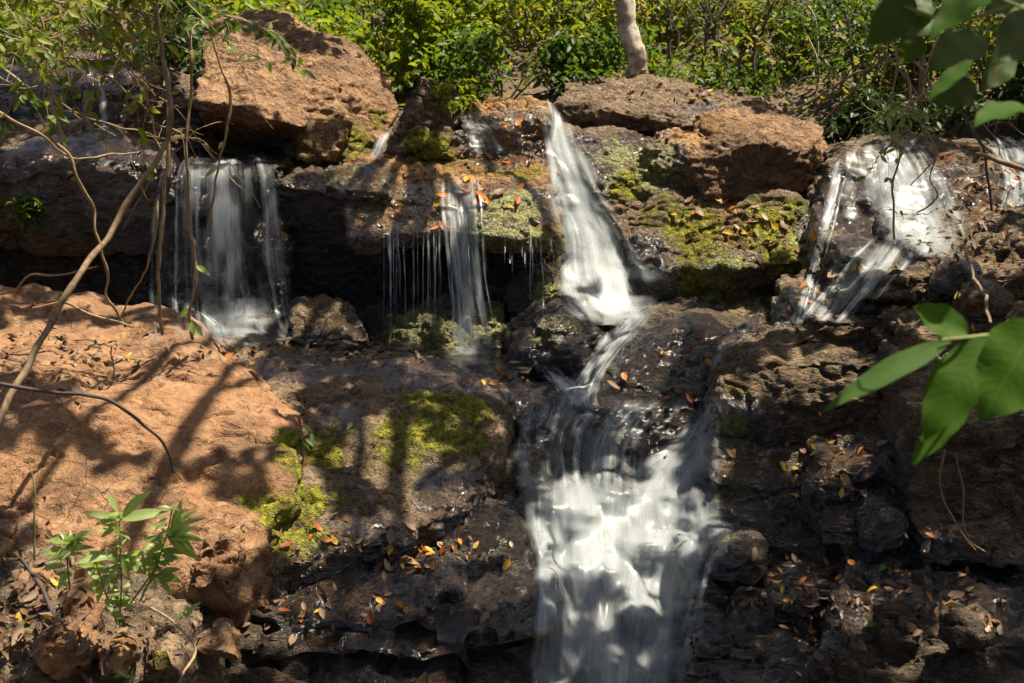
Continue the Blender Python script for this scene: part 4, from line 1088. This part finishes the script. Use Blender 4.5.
# wanted sun patches; leaves of the unseen canopy are laid out to shade the rest
LIT = [(600,355,26,44,1.1),(450,170,120,26,1.3),(520,200,45,30,1.3),(800,385,75,26,1.1),(905,330,50,12,.8),(620,120,70,16,.9),(740,240,80,40,1.15),(450,185,110,40,1.2),(390,215,40,20,.8),(800,382,60,24,.85),(790,452,60,10,.85),(960,345,40,12,.7),(740,540,30,12,.8),(900,560,40,12,.7),(850,600,36,14,.7),(985,590,30,12,.7),(560,330,45,26,.8),(700,322,70,16,.9),(640,360,30,20,.6),(300,640,50,14,.6),(470,590,40,14,.6),(630,45,26,60,1.2),(800,470,60,16,.55),(870,450,40,14,.6),(760,585,50,14,.6),(840,620,40,14,.55),(380,545,50,22,.75),(320,595,50,16,.6),(250,620,40,20,.5),(800,375,45,14,.8),(740,395,20,16,.7),(850,330,40,12,.6),(870,520,40,14,.5),(760,540,40,12,.6),(700,560,12,30,.6),(960,330,40,14,.5),(660,325,60,18,.85),(640,150,60,30,.9),(620,190,50,40,1),(345,450,30,25,.6),(510,390,40,16,.6),(90,560,50,40,.9),(160,540,40,30,1),(20,640,30,24,.6),(330,20,60,20,.5),(240,70,62,36,1),(300,95,42,32,.9),(350,85,38,40,.6),(378,95,24,40,.7),(130,165,42,26,.55),(30,150,25,20,.35),(205,190,55,34,.95),(235,318,45,22,.7),
       (320,178,75,16,.75),(430,120,40,46,.9),(450,190,115,48,1.1),(470,240,90,30,.9),(462,290,45,80,.8),(445,320,70,28,1),(595,220,52,120,1.2),(500,130,50,32,1),
       (650,105,100,26,.85),(750,140,72,36,.8),(690,225,125,66,1.05),(560,322,50,32,.55),(690,330,65,24,.6),(870,210,85,62,1.05),(975,190,48,42,.7),(900,262,40,16,.6),(820,290,30,40,.8),
       (965,250,70,24,.6),(860,292,60,20,.5),(800,368,60,18,.65),(745,390,26,20,.55),(185,395,98,58,1.35),(70,350,85,28,1.0),(50,480,50,40,.85),(150,495,65,32,1.0),(225,535,42,40,.95),
       (395,450,34,36,1.0),(295,500,36,62,.85),(345,385,45,14,.5),(430,545,75,28,.65),(480,500,42,26,.65),(530,560,22,60,.55),(598,548,82,58,1.25),(686,490,34,72,1.1),(685,480,32,55,.95),(600,440,60,24,.5),(640,640,50,24,.45),(90,630,105,55,.98),(610,440,40,20,.5),
       (600,385,40,20,.6),(120,560,85,62,.9),(40,640,40,32,.6),(970,622,42,28,.85),(915,655,40,24,.7),(740,590,22,20,.6),(835,562,30,14,.5),(850,465,40,12,.5),(100,60,60,30,.6),(330,325,40,20,.8),(420,365,40,10,.5),(480,60,140,45,.85),(720,40,110,40,.65)]
LT = np.array(LIT, dtype=float)
def lit_at(px, py):
    d = ((px - LT[:, 0]) / LT[:, 2]) ** 2 + ((py - LT[:, 1]) / LT[:, 3]) ** 2
    return max(.20, float((1.12 * LT[:, 4] * np.clip(1.45 - .75 * d, 0, 1)).max()))
rng = np.random.default_rng(8)
tree = empty('tree', gpt(632, 80, 11.2)); tag(tree, 'tree with a pale mottled trunk standing on the bank behind the long flat slab', 'tree')
tb = np.array(tree.location)
tk = Soup()
tr = [tb + (.02, 0, -.3), gpt(638, 66, 11.2), gpt(632, 40, 11.2), gpt(625, 5, 11.25), gpt(612, -60, 11.3), tb + (-.4, -.2, 2.4), tb + (-.3, -.8, 3.9)]
tube(tk, tr, .104, .055, 12, 60, wob=.015, knots=.10)
tk.build('trunk', M['bark'], None, None)
tko = C.objects[-1]; tko.data.transform(Matrix.Translation(-tree.location)); tko.parent = tree
lb = Soup(); top = tb + (-.3, -.8, 3.9)
for k in range(9):
    e = np.array([rng.uniform(-1, 6), rng.uniform(0, 7), rng.uniform(3.0, 4.2)])
    tube(lb, [top + (0, 0, -.6 + .1 * k), (top + e) / 2 + (0, 0, .4), e], .05, .012, 6, 24, wob=.08)
lbo = lb.build('limb', M['bark']); lbo.data.transform(Matrix.Translation(-tree.location)); lbo.parent = tree
cand = []
for _ in range(44000):
    t0 = Vector((rng.uniform(-5, 5.5), rng.uniform(3.2, 13.5), -1.2))
    h = rng.uniform(3.9, 5.2) / TO_SUN.z
    c = t0 + TO_SUN * h
    ok, loc, no, _, ob, _ = SC.ray_cast(DG, c, -TO_SUN)
    if not ok: continue
    q_ = to_px(loc)
    if q_ is None: continue
    inside = -20 < q_[0] < 1044 and -20 < q_[1] < 703
    L = (lit_at(*q_) if loc.y < 10.7 else .93) if inside else (.85 if q_[0] < 0 else .45)
    cand.append((tuple(c), tuple(loc), L))
cp = np.array([c[1] for c in cand]); nn = .5 + .46 * fbm(cp * 3.0, 4, 91)
LL = np.array([c[2] for c in cand])
keep = nn > LL
cpos = np.array([c[0] for c in cand])[keep]
cr = Soup()
leaf_cloud(cr, cpos, .155, rng=rng, aspect=.55, droop=.1, up=1.2, center=True)
cro = cr.build('shade_crown', M['leaf_green']); cro.data.transform(Matrix.Translation(-tree.location)); cro.parent = tree  # out-of-frame leaves, placed for the shade pattern they cast

saplings = [(722, 84, 11.6, [(716, 40), (722, 0), (726, -40)], 4.5, 'thickest dark sapling stem behind the long flat slab'),
            (752, 88, 11.4, [(756, 50), (768, 20), (778, -30)], 2.6, 'slanting dark sapling stem behind the rounded boulder'),
            (701, 80, 11.9, [(704, 40), (715, 15), (730, -20)], 2.6, 'thin forked sapling stem left of the thickest dark stem'),
            (786, 60, 12.6, [(785, 30), (792, 0), (800, -30)], 3.2, 'greenish sapling stem on the right bank'),
            (668, 60, 12.4, [(672, 30), (668, 0), (664, -20)], 2.2, 'faint sapling stem close to the right of the tree trunk'),
            (690, 70, 12.8, [(676, 30), (660, 0), (650, -20)], 2.4, 'leaning brown sapling stem crossing behind the tree'),
            (820, 70, 12.0, [(816, 30), (806, 0), (800, -30)], 2.6, 'thin brown sapling stem near the shaded hollow'),
            (560, 70, 12.8, [(556, 30), (560, 0), (566, -30)], 2.0, 'slim sapling stem among the lime shrubs above the main waterfall'),
            (862, 90, 11.4, [(850, 50), (846, 20), (842, -20)], 3.0, 'dark sapling stem behind the right waterfall')]
rs = random.Random(77)
for k in range(16):
    x = rs.choice([rs.uniform(420, 610), rs.uniform(650, 900)]); y = rs.uniform(40, 80); dx = rs.gauss(0, 22)
    saplings.append((x, y, rs.uniform(12.2, 14.0), [(x + dx * .4, y - 30), (x + dx, y - 62), (x + dx * 1.4, y - 95)], rs.uniform(1.2, 2.2), 'thin twiggy sapling stem lost among the shrubs of the bank'))
for i, (px, py, Y, path, rp, lb_) in enumerate(saplings):
    b = gpt(px, py, Y); b[2] -= .25
    root = empty('sapling', b); tag(root, lb_, 'sapling', 'thin sapling stems on the bank' if i < 9 else 'twiggy sapling stems among the shrubs')
    s = Soup(); pts_ = [b] + [gpt(x, y, Y + .05 * k) for k, (x, y) in enumerate(path)]
    r = rp * Y / F_PX * .5
    P = tube(s, pts_, r * 1.2, r * .7, 7, 26, wob=.03)
    for k in range(6):
        st = P[rng.integers(8, 24)]; e = st + np.array([rng.uniform(-.5, .5), rng.uniform(-.3, .3), rng.uniform(.1, .6)])
        tube(s, [st, (st + e) / 2 + (0, 0, .05), e], r * .4, r * .15, 4, 8, wob=.02)
    o = s.build('trunk', M['bark_dark' if i not in (3, 5, 6) else 'bark']); o.data.transform(Matrix.Translation(-Vector(b))); o.parent = root
    lv = Soup(); sel = P[rng.integers(10, 26, 60)] + rng.normal(0, .22, (60, 3)); leaf_cloud(lv, sel, .08, rng=rng)
    o = lv.build('foliage', M['leaf_dry' if i % 2 else 'leaf_green']); o.data.transform(Matrix.Translation(-Vector(b))); o.parent = root

# ------------------------------------------------------------------ hanging vines on the left
def vine(label, path, r0, r1, mat='vine', wob=.012, leaves=0, name='hanging_vine', lmat='leaf_plant', knots=.25, group=None, lsize=.08):
    pts_ = [gpt(*p) for p in path]
    base = Vector(pts_[-1])
    s = Soup()
    P = tube(s, pts_, r0 * .8, r1 * .8, 8, len(pts_) * 9, wob=wob, knots=knots)
    if leaves:
        root = empty(name, base); tag(root, label, 'vine', group)
        o = s.build('stem', M[mat]); o.data.transform(Matrix.Translation(-base)); o.parent = root
        for k in range(leaves):
            i = rng.integers(2, len(P) - 1)
            sl = Soup()
            a = rng.uniform(0, 6.28)
            place_leaf(sl, P[i], (math.cos(a), .5 * math.sin(a), -.8 + .5 * rng.random()), (0, -.8, .6), lsize * rng.uniform(.7, 1.3), lsize * .4, rows=4)
            o = sl.build('leaf', M[lmat]); o.data.transform(Matrix.Translation(-base)); o.parent = root
        return root
    o = s.build(name, M[mat]); o.data.transform(Matrix.Translation(-base)); o.location = base
    return tag(o, label, 'vine', group)

vine('thick woody vine slanting down across the left side to the tan slab', [(157,8,5.9),(163,57,5.9),(172,104,5.8),(168,137,5.8),(147,173,5.7),(115,227,5.6),(80,276,5.4),(43,340,5.2),(0,423,4.9),(-30,470,4.8)], .013, .020, 'vine', knots=.12)
vine('pale crooked vine hanging in front of the left edge of the left waterfall', [(165,60,6.3),(167,153,6.3),(162,187,6.3),(163,227,6.3),(158,276,6.35),(163,335,6.5)], .011, .010, 'vine_pale')
vine('pale wavy vine hanging in front of the middle of the left waterfall', [(180,17,6.2),(190,50,6.2),(190,100,6.3),(186,150,6.3),(190,227,6.4),(195,246,6.4),(197,276,6.4),(190,313,6.45),(192,338,6.55)], .010, .010, 'vine_pale', leaves=4)
vine('thin knotted vine hanging in front of the red boulder', [(187,3,6.3),(210,33,6.3),(227,87,6.3),(228,127,6.3),(218,167,6.35),(212,200,6.4),(208,226,6.5)], .009, .007, 'vine_pale', leaves=5)
vine('long thin vine drooping from the left edge to the foot of the dark wall', [(0,63,6.4),(20,83,6.4),(43,120,6.4),(53,140,6.4),(68,155,6.4),(77,180,6.4),(92,205,6.5),(94,227,6.5),(100,246,6.5),(108,276,6.55),(107,296,6.6),(122,322,6.7)], .010, .008, 'vine_pale')
vine('pale vine reaching in from the left edge above the wet ledge', [(-10,108,6.2),(37,133,6.25),(67,157,6.4),(90,158,6.5),(140,152,6.8)], .010, .005, 'vine_pale')
vine('straight thin vine leaning between the slanting vine and the pale crooked one', [(158,200,6.2),(157,227,6.2),(147,266,6.3),(130,300,6.5),(118,321,6.6)], .007, .006, 'vine_pale')
vine('bent dry twig standing at the left end of the tan slab', [(-8,293,6.0),(13,290,6.0),(30,274,6.0),(60,274,6.0),(97,266,6.1)], .008, .005, 'vine_pale')
vine('pale root lying along the upper edge of the tan slab', [(33,308,6.8),(67,304,6.7),(93,316,6.65),(133,326,6.6)], .010, .007, 'vine_pale')
vine('dark curved twig crossing in front of the tan slab', [(-10,380,4.7),(50,391,4.7),(100,396,4.7),(133,417,4.75),(160,440,4.8),(172,474,4.9)], .010, .006, 'vine_dark', knots=.1)
vine('slim curved vine among the twigs at upper left', [(40,15,6.4),(52,60,6.4),(48,95,6.4),(60,125,6.4),(64,150,6.5)], .009, .006, 'vine_pale', leaves=3)

# tangles of twigs with leaves, upper left: each a branch with its own side twigs
def twig_branch(label, start, end, sag, ntw, nlf, seed, mat='vine_pale', lmat='leaf_lime', r=.005, lsize=.085, group=None, name='leafy_branch', spread=.5, tl=.5):
    rd = random.Random(seed)
    a, b = gpt(*start), gpt(*end)
    mid = (a + b) / 2 + (0, 0, sag)
    root = empty(name, Vector(a)); tag(root, label, 'branch', group)
    s = Soup()
    P = tube(s, [a, (a + mid) / 2 + np.array([0, 0, sag * .2]), mid, (mid + b) / 2, b], r, r * .5, 6, 30, wob=.03, knots=.2)
    tips = list(P[6:])
    for k in range(ntw):
        st = P[rd.randrange(3, 30)]
        d = np.array([rd.gauss(.1, 1), rd.gauss(0, .5), rd.gauss(-.25, .6)]); d /= np.linalg.norm(d)
        ln = tl * rd.uniform(.3, 1.0)
        e = st + d * ln + (0, 0, -.25 * ln)
        Q = tube(s, [st, st + d * ln * .5 + (0, 0, .02), e], r * .55, r * .25, 5, 12, wob=.02)
        tips += list(Q[4:])
    o = s.build('twig', M[mat]); o.data.transform(Matrix.Translation(-Vector(a))); o.parent = root
    if nlf:
        lv = Soup()
        for k in range(nlf):
            p = tips[rd.randrange(len(tips))]
            ang = rd.uniform(0, 6.28)
            place_leaf(lv, p, (math.cos(ang), .6 * math.sin(ang), rd.uniform(-1.4, -.1)), (rd.gauss(0, .5), -.7, .7), lsize * rd.uniform(.6, 1.25), lsize * rd.uniform(.34, .46), rows=4, curl=rd.uniform(0, .4))
        o = lv.build('foliage', M[lmat]); o.data.transform(Matrix.Translation(-Vector(a))); o.parent = root
    return root
TW = [((-20,20,5.8),(130,60,6.0),-.05,14,90,'leafy branch with drooping lime leaves in the upper left corner','leaf_lime'),
      ((-20,-8,5.6),(150,20,6.0),.0,16,190,'dense lime-leaved branch along the top edge at upper left','leaf_lime'),
      ((-20,66,5.9),(70,84,6.1),-.04,7,26,'low branch with pointed green leaves at the left edge','leaf_green'),
      ((40,-8,5.9),(150,95,6.2),.04,14,26,'sloping bare twig with a few yellowish leaves over the dark hollow','leaf_dry'),
      ((90,8,6.0),(205,30,6.2),.03,16,40,'twiggy branch crossing the top of the slanting vine','leaf_dry'),
      ((100,70,6.2),(205,150,6.4),-.05,10,3,'bare tangled twig drooping in front of the shaded rock under the red boulder','leaf_dry'),
      ((60,95,6.2),(190,140,6.5),-.06,9,2,'thin bare twig hanging over the wet brown ledge','leaf_dry'),
      ((140,-8,6.2),(285,38,6.6),.03,12,50,'leafy twig reaching over the top of the red boulder','leaf_green'),
      ((10,40,6.0),(170,45,6.2),.05,14,24,'long level bare twig across the dark step','leaf_dry'),
      ((205,28,6.5),(262,60,6.7),-.02,4,12,'short sprig of green leaves in front of the red boulder','leaf_plant')]
for i, (a, b, sg, ntw, nlf, lb_, lm) in enumerate(TW):
    twig_branch(lb_, a, b, sg, ntw, nlf, 50 + i, lmat=lm, group='twigs and branches hanging at upper left', lsize=.075)

# right-hand vines over the right waterfall
vine('pale vine hanging straight down in front of the right waterfall', [(890,40,5.4),(898,63,5.4),(893,93,5.4),(890,133,5.4),(900,155,5.4),(893,187,5.4),(893,226,5.4),(893,240,5.45)], .006, .006, 'vine_pale')
vine('looping pale vine with a curled end in front of the right waterfall', [(890,40,5.3),(907,73,5.3),(913,103,5.3),(930,133,5.3),(938,153,5.3),(930,180,5.3),(937,197,5.3),(930,208,5.3),(920,213,5.3)], .006, .004, 'vine_pale')
vine('thin vine forking beside the looping one', [(905,70,5.3),(912,100,5.35),(925,135,5.35),(937,155,5.35),(925,172,5.35),(913,186,5.4)], .005, .003, 'vine_pale')
vine('bare brown branch slanting across the shaded hollow to the right vines', [(798,110,6.2),(840,83,6.0),(880,63,5.7),(913,61,5.5),(934,90,5.3),(950,100,5.2)], .006, .008, 'vine')
vine('thin brown twig below the slanting bare branch', [(826,118,6.2),(848,95,6.1),(875,55,6.0),(905,10,5.9)], .006, .005, 'vine')
vine('thick brown branch crossing the small fall at the right edge', [(975,155,5.0),(1000,163,4.9),(1030,171,4.8),(1060,180,4.7)], .011, .016, 'vine')
vine('dark forked twig hanging over the ledge at the right edge', [(962,110,5.2),(980,138,5.1),(987,160,5.1),(990,185,5.1),(993,212,5.15)], .009, .005, 'vine_dark')
vine('short upright brown stem in the shaded hollow', [(922,40,6.2),(922,75,6.2),(920,103,6.3)], .014, .013, 'vine', wob=.004)
vine('dry brown stem standing on the bank behind the broad green leaves', [(963,245,4.2),(972,270,4.0),(985,300,3.6),(993,322,3.2)], .006, .006, 'vine')
vine('thin dry root dangling down the dark bank at right', [(945,450,5.2),(940,480,5.2),(948,510,5.2),(958,528,5.2),(975,550,5.2)], .006, .005, 'vine', name='hanging_root')
vine('dry root hanging beside the dangling one on the dark bank', [(955,450,5.1),(963,485,5.1),(963,520,5.1),(970,540,5.1),(985,552,5.1)], .005, .005, 'vine', name='hanging_root')
for i, (a, b, lb_) in enumerate([((860,20,5.6),(925,100,5.5),'fine bare twig hanging beside the right vines'), ((940,30,5.6),(905,130,5.5),'fine twig crossing behind the looping vine'), ((800,30,7.0),(880,110,6.4),'thin twig arching down over the shaded hollow'), ((960,60,5.4),(1000,160,5.2),'thin twig hanging near the small fall at the right edge')]):
    twig_branch(lb_, a, b, -.03, 7, 6, 90 + i, lmat='leaf_dry', r=.004, lsize=.05, tl=.4)
twig_branch('small lime sprig on the vine in front of the shaded hollow', (925,112,5.3), (895,100,5.3), .0, 5, 26, 71, lmat='leaf_plant', r=.004, lsize=.05, tl=.16)
twig_branch('tiny yellow-green sprig at the middle of the hanging right vine', (890,150,5.35), (868,155,5.35), .0, 4, 12, 72, lmat='leaf_plant', r=.003, lsize=.045, tl=.12)

# ------------------------------------------------------------------ the leafy plant at lower left
def plant(label, stems, clusters, base, mat='leaf_plant', name='leafy_plant', r=.004):
    root = empty(name, Vector(gpt(*base))); tag(root, label, 'plant')
    T = Matrix.Translation(-root.location)
    s = Soup()
    for st in stems: tube(s, [gpt(*p) for p in st], r, r * .6, 6, wob=.004)
    o = s.build('stem', M['stem']); o.data.transform(T); o.parent = root
    if len(stems) > 2:
        tips_ = [np.array([gpt(*p) for p in st]) for st in stems]
        for k in range(120):
            P = spline(tips_[k % len(tips_)], 20); b = P[rng.integers(3, 20)] + rng.normal(0, .012, 3)
            a_ = rng.uniform(0, 6.28); sl = Soup(); ln = rng.uniform(.04, .10)
            place_leaf(sl, b, (math.cos(a_), math.sin(a_) * .7, rng.uniform(-.3, .7)), (rng.normal(0, .4), -.4, .8), ln, ln * rng.uniform(.26, .38), rows=5, curl=.2)
            o = sl.build('leaf', M[mat]); o.data.transform(T); o.parent = root
    for (bx, by, Y), tips in clusters:
        b = gpt(bx, by, Y)
        for k, tp in enumerate(tips):
            dy = rng.uniform(-.07, .05)
            t_ = gpt(tp[0], tp[1], Y + dy); d = t_ - b; ln = np.linalg.norm(d)
            sl = Soup(); wd = ln * rng.uniform(.22, .31)
            b2 = b + np.array([rng.normal(0, .006), rng.normal(0, .012), rng.uniform(-.03, .02)]); d = t_ - b2
            place_leaf(sl, b2, d, (rng.normal(0, .5), -.55, .7), ln * 1.05, wd, rows=7, curl=rng.uniform(.05, .35), fold=rng.uniform(.1, .4), shape=.5)
            o = sl.build('leaf', M[mat]); o.data.transform(T); o.parent = root
def z7(x, y): return (x / 2.971, 453 + y / 2.971)
def cl(cx, cy, Y, tips): return ((*z7(cx, cy), Y), [z7(*t) for t in tips])
plant('leafy green plant with long narrow leaves growing in the lower left corner',
      [[(120,628,4.45),(121,580,4.4),(120,545,4.4),(119,514,4.4)], [(140,600,4.4),(158,560,4.35),(168,530,4.35),(172,508,4.35)], [(118,625,4.45),(105,590,4.4),(95,560,4.4)], [(70,590,4.45),(68,560,4.45),(68,540,4.45)], [(125,610,4.45),(150,575,4.4),(165,550,4.4)]],
      [cl(355,190,4.38,[(235,165),(295,245),(505,160),(390,208),(418,112),(325,128),(265,200),(350,240)]),
       cl(500,245,4.33,[(598,242),(602,165),(565,210),(612,300),(598,342),(400,240),(440,265),(540,150)]),
       cl(205,290,4.43,[(183,235),(245,238),(135,312),(215,212),(260,270),(170,330)]),
       cl(350,305,4.38,[(240,282),(235,318),(310,340),(450,285),(425,355),(315,385),(380,370),(410,310)]),
       cl(420,300,4.36,[(470,320),(455,260),(520,290),(380,330),(430,370),(490,350)]),
       cl(300,360,4.42,[(250,350),(245,395),(330,400),(290,440),(270,330)]),
       cl(470,380,4.40,[(535,378),(510,420),(440,420),(520,340)])], (118, 628, 4.45))
plant('tiny bright seedling beside the round mossy stone', [[(127,683,4.3),(128,672,4.3)]],
      [cl(385,660,4.3,[(340,640),(330,665),(412,645),(415,665),(370,690),(395,635)])], (127, 683, 4.3), name='small_plant', r=.003)
plant('small green shoot between the leafy plant and the dark wet ledge', [[(180,620,4.5),(188,606,4.5)]],
      [cl(555,465,4.5,[(590,438),(585,460),(520,490),(530,455),(570,480)])], (180, 620, 4.5), name='small_plant', r=.003)
for k, (x, y, tx, ty, Y) in enumerate([(60,470,34,440,4.9),(40,560,36,470,4.5),(128,480,126,405,4.9),(95,430,72,400,5.2)]):
    pass
vine('thin upright grass stalk rising in front of the tan slab', [(36,560,4.6),(35,520,4.6),(34,490,4.6),(31,455,4.65)], .005, .003, 'stem', name='grass_stalk')
vine('dry pale stalk bent over the foot of the tan slab', [(150,605,4.6),(175,625,4.5),(195,650,4.4),(185,672,4.3),(178,690,4.3)], .007, .006, 'vine_pale', name='dry_stalk')
vine('dry twig lying against the soil bank at lower left', [(20,560,4.7),(45,600,4.6),(62,640,4.5),(95,690,4.3)], .012, .008, 'vine_dark', name='dry_twig')

# ------------------------------------------------------------------ the broad leaves hanging in at the right
def z6(x, y): return (680 + x / 2.971, 226 + y / 2.971)
def broad(label, stem, leaves, Y, mat, name='broad_leaf_branch', r=.005, above=0):
    root = empty(name, Vector(gpt(*stem[0]))); tag(root, label, 'branch'); T = Matrix.Translation(-root.location)
    s = Soup(); tube(s, [gpt(*p) for p in stem], r, r * .5, 8, wob=.003)
    o = s.build('stem', M['stem']); o.data.transform(T); o.parent = root
    for (b, t_, wd, nrm, curl, fold, dyb, dyt) in leaves:
        pb = gpt(b[0], b[1], Y + dyb); pt = gpt(t_[0], t_[1], Y + dyt); d = pt - pb; ln = np.linalg.norm(d)
        sl = Soup(); v, f = leaf_verts(ln * (1 + .08), wd, rows=14, curl=curl, fold=fold, shape=.5, wave=.045)
        # keep the tip on its mark although the blade curls
        fr = frame_from(d, nrm)
        v = v.copy(); tipz = v[-3, 2]; v[:, 2] -= tipz * (v[:, 0] / max(1e-6, v[-3, 0])); v[:, 0] *= ln / v[-3, 0]
        sl.add(v @ fr + pb, f, None, [(i_ / 14, s_) for i_ in range(15) for s_ in (0, .25, .5, .75, 1)])
        o = sl.build('leaf', M[mat]); o.data.transform(T); o.parent = root
    if above:                                   # extra leaves added out of frame towards the sun, to shade the ones below
        up = Soup(); n = above; c = np.array([np.array(gpt((b[0] + t_[0]) / 2, (b[1] + t_[1]) / 2, Y)) for (b, t_, *_r) in leaves])
        pos = c[rng.integers(0, len(c), n)] + rng.normal(0, .10, (n, 3)) + np.array(TO_SUN)[None, :] * rng.uniform(.75, 1.25, (n, 1))
        leaf_cloud(up, pos, .19, rng=rng, aspect=.5, droop=.1, up=1.2, center=True)
        o = up.build('foliage', M[mat]); o.data.transform(T); o.parent = root
broad('branch with broad bright green leaves reaching in over the dark bank at right',
      [(1040,322,2.1),(1000,332,2.05),(966,336,2.0),(940,340,1.98)],
      [((952,340),(822,412),.040,(.1,-.62,.78),.15,.18,0,-.10), ((968,333),(914,306),.062,(-.3,-.6,.7),-.35,.35,.02,.03), ((990,338),(924,440),.088,(-.45,-.8,.35),.25,.12,.0,-.05),
       ((1036,322),(981,420),.125,(.25,-.85,.5),.2,.14,-.05,-.12), ((972,398),(911,467),.048,(-.5,-.6,.5),.1,.3,.03,.0)], 2.0, 'leaf_big')
def z3(x, y): return (680 + x / 2.971, y / 2.971)
broad('shaded broad-leaved branch overhanging the upper right corner',
      [(1050,-10,2.3),(1000,10,2.3),(950,20,2.35),(900,6,2.4),(870,-8,2.4)],
      [(z3(1060,50),z3(925,192),.085,(.35,-.75,.5),.2,.15,0,-.08), (z3(900,110),z3(742,210),.085,(-.2,-.8,.5),.2,.2,.05,.0),
       (z3(690,-20),z3(555,135),.075,(.3,-.8,.3),.2,.25,.05,.05), (z3(800,60),z3(640,100),.08,(0,-.7,.7),.3,.2,.1,.1),
       (z3(880,250),z3(755,310),.07,(0,-.8,.5),.3,.15,.1,.1), (z3(760,20),z3(640,40),.08,(0,-.6,.8),.3,.2,.12,.12),
       (z3(1050,10),z3(900,40),.09,(0,-.6,.8),.2,.2,.1,.1), (z3(700,90),z3(660,190),.06,(.3,-.7,.4),.3,.2,.15,.15), (z3(985,150),z3(890,270),.06,(.3,-.7,.4),.3,.2,.2,.15)], 2.35, 'leaf_shade', above=24)
broad('sunlit broad-leaved twig at the top edge in front of the shaded branch',
      [(1050,20,1.95),(1010,2,1.95),(985,-6,2.0)],
      [(z3(935,-30),z3(740,120),.062,(-.35,-.45,.8),.15,.25,0,-.03), ], 1.95, 'leaf_big', r=.003)
broad('sunlit leaf pair poking in at the right edge beside the leaf-covered ledge',
      [(1060,140,2.1),(1035,118,2.1),(1022,112,2.1)],
      [(z3(1035,320),z3(874,374),.062,(-.1,-.35,.9),.25,.2,0,-.05), (z3(870,178),z3(735,300),.032,(-.5,-.6,.5),.1,.2,.02,0)], 2.1, 'leaf_big', r=.003)
